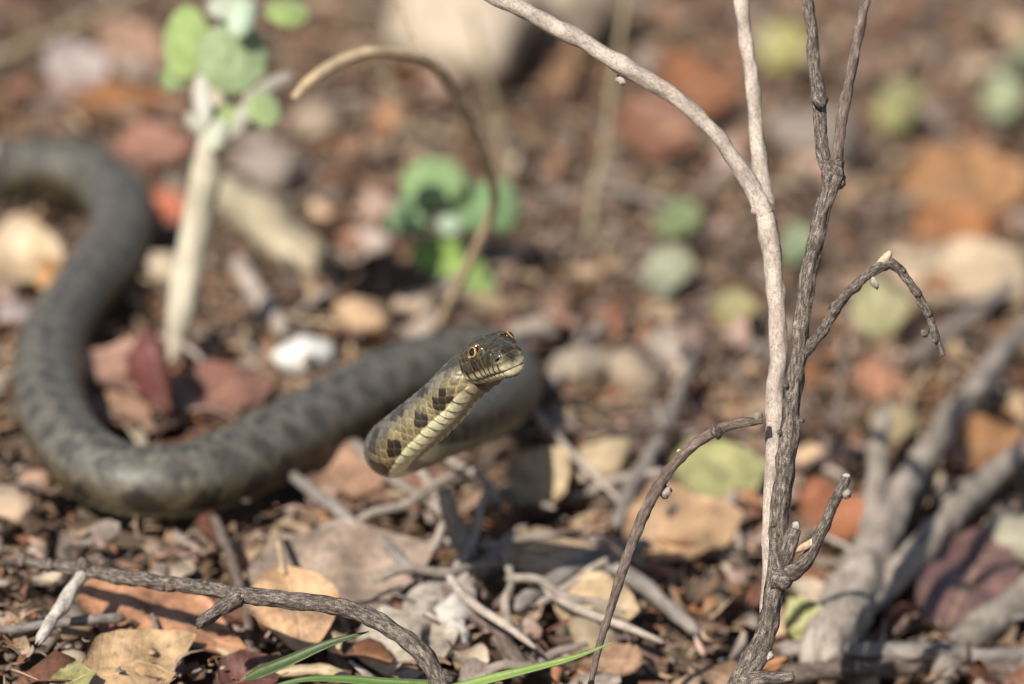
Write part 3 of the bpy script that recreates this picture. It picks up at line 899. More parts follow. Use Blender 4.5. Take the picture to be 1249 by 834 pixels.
stick('grey_stick', [(625, 742, .006, .00300), (670, 712, .010, .00315), (710, 688, .010, .00285), (745, 668, .010, .00270), (790, 662, .008, .00180)], 'bark_far', 'grey stick lying low across tan leaves behind the arched twig', 108)
stick('thin_stick', [(350, 574, .010, .00195), (390, 606, .010, .00225), (440, 645, .012, .00225), (480, 676, .012, .00217), (515, 705, .010, .00195)], 'bark_far', 'straight thin grey stick pointing from the snake across the big leaf', 109)
stick('thin_stick', [(530, 715, .006, .00315), (570, 745, .006, .00330), (605, 775, .005, .00315), (640, 820, .004, .00300)], 'bark_brown', 'dark stick sloping down beside the white chips', 110)
stick('stick_stub', [(575, 690, .004, .00315), (560, 655, .014, .00300), (545, 612, .026, .00270), (540, 602, .028, .00225)], 'bark_grey', 'short pale stub standing up in front of the raised neck', 111)
stick('thin_stick', [(580, 700, .006, .00270), (610, 670, .010, .00270), (640, 645, .012, .00225)], 'bark_grey', 'short grey stick leaning beside the pale upright stub', 112)
stick('thin_stick', [(560, 528, .018, .00105), (640, 526, .018, .00120), (720, 524, .018, .00120), (810, 522, .018, .00127), (960, 530, .016, .00120)], 'bark_brown', 'long thin dark twig lying level between the snake and the pale twig', 113, step=.002)
stick('thin_stick', [(430, 540, .012, .00225), (455, 560, .010, .00225), (490, 590, .006, .00210)], 'bark_far', 'grey twig end tucked under the bend of the snake neck', 114)
stick('thin_stick', [(262, 632, .012, .00195), (285, 690, .010, .00180), (300, 740, .006, .00165), (305, 790, .003, .00150)], 'bark_brown', 'thin dark stem running down between the leaves under the foreground twig', 115)
stick('thin_stick', [(-20, 82, .010, .00300), (60, 46, .012, .00315), (120, 18, .012, .00300), (180, -14, .01, .00300)], 'straw', 'blurred tan stick crossing the top corner above the snake', 116)
stick('wood_chunk', [(280, 236, .008, .0090), (310, 262, .009, .0100), (350, 295, .008, .0100), (385, 322, .006, .0085)], 'bark_wood', 'thick pale wood chunk lying beside the pale stem', 117, cat='wood', segs=18, lump=.25)
stick('thin_stick', [(290, 322, .006, .00375), (315, 360, .006, .00390), (345, 402, .004, .00360)], 'bark_pale', 'pale flat stick below the thick wood chunk', 118)
stick('thin_stick', [(690, 730, .004, .00270), (735, 690, .012, .00285), (790, 720, .010, .00255), (850, 770, .004, .00255)], 'bark_far', 'bent grey stick arching over a small stone near the arched twig', 119)
stick('thin_stick', [(1005, 560, .004, .00165), (1020, 500, .02, .00165), (1030, 420, .04, .00150), (1036, 380, .05, .00105)], 'bark_brown', 'blurred thin dark stem standing behind the bent branch', 120)
stick('thin_stick', [(672, 470, .004, .00240), (700, 435, .006, .00270), (735, 395, .006, .00240)], 'bark_pale', 'blurred pale stick lying to the side of the snake head', 121)
stick('pale_stem_end', [(-16, 250, .012, .0040), (-10, 220, .03, .0044), (-12, 180, .05, .004)], 'bleached', 'whitish stem end at the edge beside the snake tail loop', 122, cat='stem')

# ------------------------------------------------------------------ dry leaves
LEAF_N, LEAF_M = 22, 9
LEAF_UV = []


def leaf_geo(L, W, a=0.85, b=0.8, curl=0.2, fold=0.15, twist=0.0, seed=0, wav=0.05, nx=LEAF_N, ny=LEAF_M, th=0.00035, rag=0.0):
    """leaf blade along +x from its stalk end at the origin: closed thin sheet with midrib crease"""
    V = []
    LEAF_UV.clear()
    for side in (1, 0):
        for i in range(nx):
            t = i / (nx - 1)
            w = W * 0.5 * max(math.sin(math.pi * min(1, t ** a)) ** b, 0.02)
            for j in range(ny):
                q = 2 * j / (ny - 1) - 1
                ww = w * (1 + rag * mn.noise(Vector((t * 7, q * 0.7 + (3 if q > 0 else -3), seed * 2.7))))
                x, y = t * L, q * ww
                ang = curl * (t - 0.45) * 2.2
                z = curl * L * 0.55 * ((t - 0.45) ** 2 - 0.2)
                z += fold * abs(y) ** 1.25 / (W * 0.5 + 1e-9) ** 0.25
                z += twist * (t - 0.5) * y * 2
                z += wav * W * mn.noise(Vector((x / W * 2.2 + seed * 3.1, y / W * 2.2, seed)))
                z -= 0.012 * W * math.exp(-(q / 0.12) ** 2)
                V.append((x - 0.0, y, z + (th if side else 0)))
                LEAF_UV.append((t, q, 0.0))
    F = []
    n1 = nx * ny
    for i in range(nx - 1):
        for j in range(ny - 1):
            a0 = i * ny + j
            F.append((a0, a0 + ny, a0 + ny + 1, a0 + 1))
            F.append((n1 + a0, n1 + a0 + 1, n1 + a0 + ny + 1, n1 + a0 + ny))
    rim = [i * ny for i in range(nx)] + [(nx - 1) * ny + j for j in range(1, ny)] + [i * ny + ny - 1 for i in range(nx - 2, -1, -1)] + [j for j in range(ny - 2, 0, -1)]
    for k in range(len(rim)):
        p, q = rim[k], rim[(k + 1) % len(rim)]
        F.append((p, n1 + p, n1 + q, q)[::-1])
    return V, F


SR = {'tan': (.46, .29, .16), 'orange': (.40, .17, .06), 'rust': (.26, .085, .04), 'red': (.26, .055, .035), 'maroon': (.12, .035, .03), 'brown': (.19, .105, .062), 'dark': (.085, .052, .036),
      'grey': (.29, .235, .20), 'pinkish': (.36, .235, .19), 'beige': (.52, .41, .28), 'yellowgreen': (.36, .34, .13), 'palegreen': (.27, .275, .19), 'green': (.16, .20, .09), 'buff': (.56, .38, .19), 'pale': (.60, .54, .46)}


def placed_leaf(base, tip, W, color, label, roll=0.3, stalk=None, seed=1, cat='leaf', name='dead_leaf', **kw):
    kw = dict(dict(wav=.14, rag=.22, a=.84, b=.92), **kw)
    kw['b'] = max(kw['b'], .80)
    """a leaf from its stalk end to its tip, both given as photo pixel and height; roll lifts its far edge towards the camera"""
    b, tp = G(*base), G(*tip)
    ax = (tp - b); L = ax.length; ax.normalize()
    up = Vector((0, 0, 1)); side = up.cross(ax).normalized(); up = ax.cross(side).normalized()
    s = 1 if side.y > 0 else -1
    Rm = Matrix.Rotation(roll * s, 3, ax)
    side, up = Rm @ side, Rm @ up
    V, F = leaf_geo(L, W, seed=seed, **kw)
    root = empty(name, b, label, cat) if stalk else None
    W4 = Matrix((( ax.x, side.x, up.x), (ax.y, side.y, up.y), (ax.z, side.z, up.z)))
    me = mesh_from(name, [W4 @ Vector(v) for v in V], F)
    set_vec(me, LEAF_UV, 'vein')
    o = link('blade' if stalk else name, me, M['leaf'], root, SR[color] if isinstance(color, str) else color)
    if not stalk:
        o.location = b
        tag(o, label, cat)
    else:
        o.matrix_parent_inverse = Matrix()
        pts = [G(*q) for q in stalk]
        p = link('stalk', tube_mesh('stalk', pts, [.0011] * len(pts), 8, .002, .05, 0, seed), M['straw'], root)
    return root


PLACED = []
def PL(base, tip, W, color, label, **kw):
    r = placed_leaf(base, tip, W, color, label, **kw)
    a, b = G(*base), G(*tip)
    PLACED.append(((a.x + b.x) / 2, (a.y + b.y) / 2, max((a - b).length, W) * 0.42))
    return r


PL((300, 720, .004), (528, 672, .012), .044, (.30, .225, .175), 'large grey-brown oval leaf lying under the thin grey stick', roll=.45, seed=3, curl=-.10, fold=-.1, a=.8, b=.62)
PL((345, 692, .016), (372, 800, .006), .030, (.52, .32, .18), 'bright tan leaf with its stalk pointing up at the snake', roll=0, stalk=[(337, 648, .018), (341, 668, .018), (346, 700, .016)], seed=4, curl=-.2, fold=.1)
PL((88, 712, .006), (300, 792, .003), .032, (.40, .20, .11), 'glossy orange-brown leaf under the left end of the foreground twig', roll=.28, seed=5, curl=-.08, fold=-.10, a=.9)
PL((92, 836, .004), (238, 776, .008), .024, (.48, .32, .18), 'buff leaf below the glossy orange-brown leaf', roll=.5, seed=6, curl=.1)
PL((140, 838, .002), (215, 822, .004), .018, (.52, .34, .18), 'tan leaf peeking out beneath the buff leaf', roll=.2, seed=16)
PL((60, 838, .004), (118, 822, .008), .014, 'yellowgreen', 'small yellow-green leaf on the bottom edge by the buff leaf', seed=7, roll=.3)
PL((818, 578, .008), (936, 568, .010), .030, (.35, .335, .15), 'pale yellow-green oval leaf behind the arched twig', roll=.55, seed=8, curl=.1, fold=.05, b=.6)
PL((958, 770, .004), (1012, 748, .012), .020, 'yellowgreen', 'bright yellow-green leaf between the dark twig and the forked stick', roll=.6, seed=9, b=.6)
PL((178, 400, .028), (208, 505, .010), .020, 'maroon', 'dark red curled leaf standing in the bend of the snake', roll=.9, seed=10, fold=.7, curl=.2)
PL((104, 425, .014), (205, 478, .006), .028, (.36, .21, .15), 'mauve-brown leaf lying inside the bend of the snake', roll=.3, seed=11, curl=-.1)
PL((100, 468, .003), (190, 528, .004), .018, (.30, .18, .12), 'brown leaf strip along the inner side of the snake bend', roll=.2, seed=12)
PL((215, 500, .004), (330, 455, .006), .034, (.25, .12, .085), 'reddish brown leaf between the dark red leaf and the snake', roll=.25, seed=13, curl=-.1)
PL((185, 262, .010), (228, 246, .016), .020, (.38, .10, .05), 'rust-red leaf beside the pale stem', roll=.7, seed=14, b=.55)
PL((-30, 320, .006), (78, 310, .014), .040, (.50, .37, .23), 'broad beige leaf at the edge inside the snake loop', roll=.55, seed=15, b=.6, curl=.1)
PL((45, 345, .008), (100, 330, .010), .02, (.46, .24, .10), 'orange-tan leaf against the inner loop of the snake', roll=.4, seed=17)
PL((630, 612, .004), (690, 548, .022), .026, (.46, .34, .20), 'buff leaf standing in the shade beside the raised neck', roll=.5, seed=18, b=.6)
PL((675, 735, .006), (780, 745, .010), .030, (.46, .33, .20), 'tan crumpled leaf lying behind the arched twig base', roll=.4, seed=19, curl=.25, wav=.12)
PL((620, 690, .010), (725, 668, .008), .026, (.46, .33, .21), 'tan curled leaf above the low grey stick', roll=.3, seed=20, wav=.12, curl=-.2)
PL((760, 655, .004), (905, 630, .010), .040, (.44, .28, .16), 'wide tan leaf below the pale yellow-green leaf', roll=.35, seed=21, curl=-.15)
PL((1105, 245, .006), (1250, 205, .016), .052, (.38, .20, .095), 'big blurred orange leaf behind the bent branch', roll=.5, seed=22, b=.6)
PL((1120, 262, .004), (1210, 290, .006), .036, (.34, .145, .055), 'dark orange leaf below the big blurred orange leaf', roll=.3, seed=23)
PL((800, 122, .010), (900, 90, .022), .05, (.27, .115, .055), 'blurred red-orange leaf seen between the pale twig forks', roll=.5, seed=24)
PL((745, 165, .008), (850, 158, .014), .05, (.24, .11, .065), 'blurred rust leaf under the slanting pale branch', roll=.4, seed=25)
PL((80, 128, .004), (210, 120, .006), .030, (.30, .13, .05), 'blurred orange leaf behind the far snake loop', roll=.4, seed=26)
PL((140, 190, .004), (240, 170, .008), .035, (.34, .17, .12), 'pinkish brown leaf between the snake and the pale stem', roll=.3, seed=27)
PL((60, 95, .006), (130, 70, .012), .04, (.42, .34, .32), 'greyish lilac leaf above the far snake loop', roll=.5, seed=28)
PL((130, 70, .006), (190, 40, .014), .05, (.36, .22, .15), 'light brown leaf behind the green sprout', roll=.5, seed=29)
PL((928, 70, .012), (985, 40, .030), .032, (.27, .25, .085), 'blurred yellow-green leaf at the top between the twigs', roll=.8, seed=30, b=.55)
PL((1068, 140, .010), (1130, 115, .028), .032, (.22, .215, .09), 'blurred olive-green leaf at the top beyond the dark twig fork', roll=.8, seed=31, b=.55)
PL((1038, 385, .006), (1112, 370, .016), .028, (.30, .28, .14), 'blurred yellow-green leaf framed by the bent branch', roll=.7, seed=32, b=.55)
PL((785, 335, .006), (850, 325, .018), .026, 'palegreen', 'blurred pale green leaf on the ground before the pale twig', roll=.7, seed=33, b=.55)
PL((800, 272, .006), (858, 262, .016), .024, 'green', 'blurred mid-green leaf behind the pale green one', roll=.6, seed=34, b=.55)
PL((948, 308, .006), (1000, 290, .018), .022, (.20, .25, .14), 'blurred green leaf just behind the dark upright twig', roll=.6, seed=35, b=.55)
PL((1225, 75, .006), (1275, 55, .026), .036, (.17, .21, .11), 'blurred green leaf at the top corner', roll=.6, seed=36, b=.55)
PL((1195, 130, .006), (1255, 110, .02), .03, (.30, .34, .20), 'blurred sage leaf above the big orange leaf', roll=.6, seed=37, b=.55)
PL((870, 382, .006), (925, 372, .012), .02, (.26, .23, .085), 'small mustard-yellow leaf low behind the pale twig', roll=.6, seed=38)
PL((1110, 310, .004), (1249, 372, .012), .055, (.50, .38, .26), 'blurred beige leaf behind the tip of the bent branch', roll=.3, seed=39)
PL((1150, 770, .002), (1215, 640, .010), .04, (.17, .095, .085), 'dark purplish leaf between the forked stick and the stout stick', roll=.2, seed=40)
PL((1150, 560, .006), (1249, 530, .010), .034, (.33, .165, .075), 'orange-brown leaf behind the fork of the grey stick', roll=.4, seed=41)
PL((1050, 480, .004), (1100, 455, .008), .026, (.45, .22, .13), 'blurred salmon leaf above the forked stick', roll=.5, seed=42)
PL((980, 640, .004), (1060, 610, .010), .03, (.36, .14, .07), 'rust-brown leaf behind the broken spur', roll=.4, seed=43)
PL((462, 622, .002), (545, 575, .003), .022, (.30, .165, .12), 'pinkish leaf in the shadow under the raised neck', roll=.2, seed=44)  # leaf colour darkened to stand in for the neck's shadow
PL((380, 600, .004), (470, 545, .010), .030, (.34, .20, .13), 'light brown leaf between the snake body and its neck', roll=.3, seed=45)
PL((235, 640, .012), (282, 660, .004), .014, (.24, .10, .07), 'small reddish leaf just below the snake body', roll=.5, seed=46, fold=.4)
PL((270, 838, .003), (345, 800, .006), .020, (.12, .05, .04), 'dark red-brown leaf at the foot of the bright tan leaf', roll=.3, seed=47, wav=.15)
PL((430, 800, .002), (560, 770, .008), .034, (.42, .36, .29), 'pale grey leaf behind the arch of the foreground twig', roll=.3, seed=48)
PL((500, 720, .006), (580, 760, .004), .03, (.37, .32, .28), 'pale grey-brown leaf beside the white chips', roll=.4, seed=49, wav=.12)
PL((600, 60, .004), (700, 100, .010), .06, (.26, .15, .09), 'blurred brown leaf below the pale boulder', roll=.3, seed=50)

# ------------------------------------------------------------------ stones and pale chips
def stone(px, py, h, r, color, label, seed, flat=(1, .8, .6), name='pebble', cat='stone', amp=.3, group=None):
    o = link(name, lump_mesh(name, r, seed, amp, 3, flat), M['stone'], None, color)
    o.color = (*(q * (.97 if 'white' in label else .78) for q in color), 1)
    o.location = G(px, py, h)
    o.rotation_euler = (seed * .4 % .6, 0, seed * 1.7)
    PLACED.append((o.location.x, o.location.y, r))
    return tag(o, label, cat, group)


stone(560, 8, .030, .050, (.66, .54, .41), 'large pale boulder blurred at the top edge', 1, (1.25, .8, .75), 'boulder')
stone(655, -5, .022, .042, (.56, .45, .34), 'second pale boulder behind the slanting pale branch', 9, (1.0, .8, .7), 'boulder')
stone(373, 433, .008, .0105, (.70, .67, .62), 'bright white pebble behind the snake body', 2, (1.1, .8, .7))
stone(330, 205, .008, .018, (.36, .29, .24), 'pinkish grey stone behind the wood chunk', 3)
stone(386, 150, .008, .013, (.44, .33, .24), 'tan pebble under the hooked straw stalk', 4)
stone(442, 385, .006, .012, (.60, .40, .24), 'orange-tan pebble between the sprout and the snake', 5, (1.2, .8, .6))
stone(505, 372, .005, .009, (.55, .42, .30), 'beige pebble touching the far side of the snake', 6)
stone(735, 560, .005, .012, (.58, .44, .28), 'beige stone beside the slanting blue-grey stick', 7, (.8, 1.1, .7))
stone(655, 595, .004, .012, (.60, .45, .25), 'yellowish stone at the foot of the buff leaf by the neck', 8)
stone(555, 745, .006, .0075, (.55, .51, .46), 'small white chip above the larger white chip', 10, (1.2, .7, .8), 'white_chip', 'chip', .5)
stone(556, 778, .004, .0060, (.52, .48, .43), 'larger white chip beside the dark sloping stick', 11, (.9, .7, 1.0), 'white_chip', 'chip', .6)
stone(725, 770, .005, .011, (.42, .33, .22), 'small tan stone under the bent grey stick', 12)
stone(85, 808, .004, .0062, (.52, .42, .29), 'cream pebble at the bottom left below the pale spur', 13)
stone(680, 520, .005, .0095, (.46, .37, .27), 'pale pebble to the side of the coiled neck', 14)
stone(705, 445, .006, .012, (.42, .34, .26), 'blurred beige pebble beside the snake head', 15)
stone(770, 455, .005, .014, (.42, .33, .24), 'blurred tan pebble behind the slanting stick', 16)
stone(650, 405, .005, .011, (.42, .34, .27), 'pale stone right behind the snake eye', 17)
stone(990, 170, .010, .024, (.32, .26, .21), 'blurred greyish stone behind the twig fork', 18)
stone(1090, 515, .006, .011, (.45, .37, .22), 'olive-tan stone above the forked stick', 19)
stone(200, 330, .006, .012, (.62, .50, .36), 'pale cream stone against the foot of the pale stem', 20)
stone(20, 385, .004, .009, (.40, .34, .33), 'greyish pebble outside the snake bend', 21)
stone(15, 620, .004, .008, (.56, .40, .28), 'tan pebble at the edge below the snake bend', 22)
stone(45, 590, .004, .007, (.60, .38, .25), 'orange pebble touching the outer snake bend', 23)
stone(1240, 660, .006, .016, (.42, .38, .28), 'olive-grey stone at the edge behind the stout stick', 24)

# ------------------------------------------------------------------ green sprouts
def round_leaf(parent, centre, normal, up, rx, ry, seed, tint=(1, 1, 1), mat='sprout', cup=0.25, name='leaf'):
    """round felted leaf: a crinkled disc with scalloped edge, slightly cupped, 0.5 mm thick"""
    n = Vector(normal).normalized(); u = Vector(up); u = (u - n * u.dot(n)).normalized(); w = u.cross(n)
    na, nr = 40, 9
    V, F = [], []
    for side in (0, 1):
        for r in range(nr + 1):
            q = r / nr
            for a in range(na):
                th = 2 * math.pi * a / na
                sc = 1 + 0.04 * math.sin(th * 11 + seed) * q + 0.08 * mn.noise(Vector((math.cos(th), math.sin(th), seed * 3.3)))
                x, y = q * rx * sc * math.cos(th), q * ry * sc * math.sin(th)
                z = -cup * rx * q * q + 0.10 * rx * mn.noise(Vector((x / rx * 2.6, y / rx * 2.6, seed))) - 0.05 * rx * math.exp(-(x / rx / .06) ** 2)
                V.append(Vector(centre) + w * x + u * y + n * (z + (0 if side else 0.0005)))
    m1 = (nr + 1) * na
    for r in range(nr):
        for a in range(na):
            p = r * na + a; q = r * na + (a + 1) % na
            F.append((p, p + na, q + na, q)); F.append((m1 + p, m1 + q, m1 + q + na, m1 + p + na))
    for a in range(na):
        p = nr * na + a; q = nr * na + (a + 1) % na
        F.append((p, m1 + p, m1 + q, q))
    o = link(name, mesh_from(name, V, F), M[mat], parent, tint)
    return o


toward = -cF
base = G(213, 436, .004)
DS = (base - cO).dot(cF)
t = empty('green_sprout', base, 'grey-green leafy sprout on a thick pale stem beside the snake', 'plant')
pts = [(212, 440, DS, .0026), (215, 415, DS, .0034), (222, 375, DS - .003, .0058), (232, 320, DS - .007, .0056), (243, 260, DS - .011, .0060), (255, 200, DS - .016, .0058), (264, 160, DS - .02, .0062), (268, 120, DS - .022, .0054), (276, 60, DS - .03, .0035), (282, -20, DS - .035, .003)]
p_, r_ = tw(pts)
link('stem', tube_mesh('stem', p_, r_, 18, .0014, .1, .05, 201), M['bark_cream'], t)
d2 = DS - .035
def sprig(px, py, d, rx, ry, yaw, pit, seed, tint=(1, 1, 1), parent=t, rot=0.0, **kw):
    n = toward + cR * yaw + cU * pit
    k = d / FPX
    c = P(px, py, d)
    return round_leaf(parent, c, n, cU * math.cos(rot) + cR * math.sin(rot), rx * k, ry * k, seed, tint, **kw)
sprig(284, 66, d2 - .012, 44, 48, .15, .30, 1, (1.0, 1.0, 1.05))
sprig(224, 50, d2, 31, 46, -.35, .15, 2, (1.02, 1.05, .75))
sprig(213, 90, d2 + .004, 22, 20, -.4, .6, 3, (.8, .85, .7))
sprig(274, 140, d2 - .012, 28, 24, .1, .9, 4, (1.1, 1.1, .8))
sprig(322, 132, d2 - .016, 22, 24, .3, .5, 5, (1.05, 1.05, .95))
sprig(352, 12, d2 + .01, 28, 22, .4, .8, 6, (1.0, 1.05, .7))
sprig(282, 4, d2 - .01, 30, 22, 0, .8, 7, (1.6, 1.35, 2.2))
for px, py, dd, rx, ry, yaw, pit, rot, sd_, ti in [(328, 104, -.010, 10, 36, .3, .4, .95, 8, (.62, .52, .52)), (244, 122, -.016, 13, 36, -.5, .2, -.25, 9, (.80, .72, .74)), (300, 140, -.012, 12, 34, .4, .3, .6, 19, (.72, .63, .62)),
                                                   (262, 160, -.018, 15, 24, -.1, .5, .1, 21, (.85, .78, .74)), (318, 148, -.006, 11, 26, .5, .1, 1.2, 22, (.58, .50, .48)), (236, 150, -.010, 9, 22, -.6, .3, -.9, 23, (.62, .55, .52)), (296, 20, -.018, 16, 26, .2, .4, .3, 24, (.75, .85, .75))]:
    sprig(px, py, d2 + dd, rx, ry, yaw, pit, sd_, ti, t, rot, mat='felt', name='withered_leaf', cup=.5)

base = G(552, 330, .0)
d3 = (base - cO).dot(cF)
t2 = empty('seedling', base, 'low bright green seedling behind the raised snake head', 'plant')
q_ = [base, P(550, 300, d3 - .004), P(548, 270, d3 - .006)]
link('stem', tube_mesh('stem', q_, [.0030, .003, .0024], 10, .002, .05, 0, 202), M['felt'], t2, (1, 1, 1))
for px, py, rx, ry, yaw, pit, sd_, ti in [(528, 217, 33, 28, -.1, .5, 11, (.80, .92, .78)), (500, 257, 30, 24, -.6, .6, 12, (.62, .76, .72)), (577, 247, 33, 28, .1, .5, 13, (.56, .72, .62)), (612, 248, 24, 28, .6, .3, 14, (.7, .9, .8)),
                                          (532, 302, 27, 27, -.2, .9, 15, (.85, 1.02, .45)), (560, 322, 26, 22, .1, .9, 16, (.95, 1.05, .5)), (572, 342, 30, 24, .3, .9, 17, (.85, 1.0, .5))]:
    sprig(px, py, d3 - .012 - .006 * (sd_ % 3), rx * 1.22, ry * 1.2, yaw, pit, sd_, ti, t2)
sprig(548, 272, d3 - .032, 13, 14, .1, .6, 18, (.6, .7, .6), t2, mat='felt', name='felted_bud')

# ------------------------------------------------------------------ straw stalks and grass blades
def stalk(name, pts, mat, label, seed, cat='stalk', segs=10, step=.002, lump=.05):
    p, r = tw(pts)
    o = link(name, tube_mesh(name, p, r, segs, step, lump, .03, seed), M[mat])
    return tag(o, label, cat)


dh = (G(540, 392, .02) - cO).dot(cF) + .01
stalk('straw_stalk', [(536, 396, dh, 0.0021), (560, 345, dh - 0.020, 0.0021), (590, 285, dh - 0.050, 0.0020), (603, 240, dh - 0.070, 0.0019), (590, 190, dh - 0.090, 0.0019), (565, 135, dh - 0.115, 0.0020), (540, 92, dh - 0.135, 0.0021), (520, 74, dh - 0.145, 0.0020), (490, 66, dh - 0.155, 0.0019), (450, 64, dh - 0.165, 0.0021), (415, 75, dh - 0.170, 0.0021), (380, 97, dh - 0.175, 0.0020), (358, 120, dh - 0.178, 0.0013)], 'straw', 'hooked tan straw stalk arching over behind the snake head', 301)
dk = (G(712, 310, .0) - cO).dot(cF)
stalk('dry_straw', [(708, 330, dk, .0010), (712, 315, dk - .004, .0013), (718, 290, dk - .01, .0014), (724, 235, dk - .014, .0019), (738, 180, dk - .018, .0013), (746, 110, dk - .022, .0015), (756, 50, dk - .026, .0015), (768, -30, dk - .03, .0013)], 'straw_green', 'blurred upright greenish straw stem crossing the slanting pale branch', 302)
dk = (G(620, 215, .0) - cO).dot(cF)
stalk('dry_straw', [(622, 225, dk, .0014), (608, 150, dk - .01, .0016), (590, 80, dk - .02, .0014), (572, 10, dk - .03, .001)], 'straw_green', 'blurred thin straw stem in front of the pale boulder', 303)
dk = (G(487, 170, .0) - cO).dot(cF)
stalk('dry_straw', [(490, 180, dk, .0012), (482, 130, dk - .005, .0013), (470, 80, dk - .012, .001), (468, 40, dk - .016, .0008)], 'straw_green', 'short blurred straw stem under the hooked stalk', 304)
dk = dh - .145
stalk('thin_straw', [(520, 76, dk, .0007), (505, 50, dk, .0006), (490, 15, dk, .0006), (478, -20, dk, .0005)], 'straw', 'hair-thin straw rising from the bend of the hooked stalk', 305)


def blade(name, pts, width, label, seed, tint=(1, 1, 1)):
    p, L = catmull(np.array([tuple(P(a, b, d)) for a, b, d in pts]), 40)
    T = np.gradient(p, axis=0); T /= np.linalg.norm(T, axis=1)[:, None]
    n = np.array(toward) * .6 + np.array([0, 0, 1.0]) * .8
    V, F = [], []
    for i in range(40):
        t_ = i / 39
        w = width * .5 * (min(1, t_ * 6 + .35)) * (1 - t_ ** 2.5) + .00012
        sd_ = np.cross(T[i], n); sd_ /= np.linalg.norm(sd_); up = np.cross(sd_, T[i])
        for k, q in enumerate((-1, -.5, 0, .5, 1)):
            V.append(p[i] + sd_ * (w * q) + up * (abs(q) * w * .35))
        for k, q in enumerate((1, .5, 0, -.5, -1)):
            V.append(p[i] + sd_ * (w * q) + up * (abs(q) * w * .35 - .00018))
    for i in range(39):
        for k in range(10):
            a, b = i * 10 + k, i * 10 + (k + 1) % 10
            F.append((a, b, b + 10, a + 10))
    return tag(link(name, mesh_from(name, V, F), M['grass'], None, tint), label, 'grass', None, 'thing')


blade('green_grass', [(520, 850, .972), (580, 833, .972), (640, 818, .972), (700, 802, .972), (746, 784, .972)], .0030, 'bright green grass blade pointing at the foot of the arched twig', 1, (.85, .85, .9))
blade('green_grass', [(560, 838, .99), (480, 834, .99), (420, 829, .995), (370, 829, 1.0), (320, 840, 1.0)], .0034, 'green grass blade along the bottom edge below the foreground twig', 2, (.42, .48, .48))
blade('green_grass', [(300, 828, 1.0), (350, 808, .998), (400, 786, .997), (450, 770, .997)], .0042, 'dark green grass blade below the bright tan leaf', 3, (.22, .24, .22))

# ------------------------------------------------------------------ scattered litter
def frame_px(v):
    d = (v - cO).dot(cF)
    return 624.5 + (v - cO).dot(cR) / d * FPX, 417 - (v - cO).dot(cU) / d * FPX


PAL = [('brown', (.24, .150, .095), 22), ('dark brown', (.13, .08, .055), 9), ('reddish brown', (.25, .115, .07), 12), ('tan', (.43, .30, .19), 18), ('grey-brown', (.30, .24, .20), 18), ('pinkish', (.37, .25, .20), 11), ('beige', (.46, .365, .265), 8), ('rust', (.33, .155, .075), 7)]
PICK = [p for p in PAL for _ in range(p[2])]


def zone(px, py):
    if py < 130: return 'far above the snake loop' if px < 330 else 'far off by the pale boulder' if px < 700 else 'far behind the twig forks'
    if py < 400: return ('inside the snake loop' if px < 175 else 'around the pale stem' if px < 420 else 'around the green seedling' if px < 640 else 'before the slanting pale branch' if px < 930 else 'behind the bent branch')
    if py < 640: return ('beside the snake bend' if px < 430 else 'under the raised neck' if px < 680 else 'around the slanting blue-grey stick' if px < 940 else 'around the forked grey stick')
    return ('under the foreground twig' if px < 430 else 'around the white chips' if px < 680 else 'around the arched twig base' if px < 930 else 'around the foot of the upright twigs')


variants = []
for k in range(14):
    L = 1.0
    V, F = leaf_geo(0.03, 0.03 * rnd.uniform(.38, .62), a=rnd.uniform(.75, 1.0), b=rnd.uniform(.55, .95), curl=rnd.uniform(-.5, .6), fold=rnd.uniform(-.2, .5), twist=rnd.uniform(-2, 2), seed=60 + k, wav=.12, nx=12, ny=5, rag=rnd.choice([0, .25, .6]))
    V = [(x - .015, y, z) for x, y, z in V]
    variants.append(mesh_from('dead_leaf', V, F))
    set_vec(variants[-1], LEAF_UV, 'vein')
    variants[-1].materials.append(M['leaf'])
SCAT = []
n_leaf = 0
tries = 0
while n_leaf < 235 and tries < 6000:
    tries += 1
    px, py = rnd.uniform(-40, 1290), 834 * rnd.uniform(-.02, 1.04)
    v = G(px, py, 0)
    sc = rnd.uniform(.38, 1.05) * (1.2 if py < 250 else 1)
    rad = .011 * sc
    if not clear_of_snake(v.x, v.y, rad): continue
    if any(math.hypot(v.x - a, v.y - b) < r for a, b, r in PLACED): continue
    cn, cc, _ = rnd.choice(PICK)
    o = bpy.data.objects.new('dead_leaf', variants[rnd.randrange(14)])
    col.objects.link(o)
    o.location = (v.x, v.y, rnd.uniform(0.0, .006) + slope(v.x))
    o.rotation_euler = (rnd.gauss(0, .32), rnd.gauss(0, .32), rnd.uniform(0, 6.28))
    o.scale = (sc, sc * rnd.uniform(.8, 1.2), sc)
    f = rnd.uniform(.75, 1.3)
    o.color = (*(min(.7, q * f) for q in cc), 1)
    z = zone(px, py)
    size = 'small ' if sc < .62 else 'large ' if sc > .95 else ''
    SCAT.append((f'{size}{cn} dead leaf', z, px, o, 'leaf'))
    n_leaf += 1

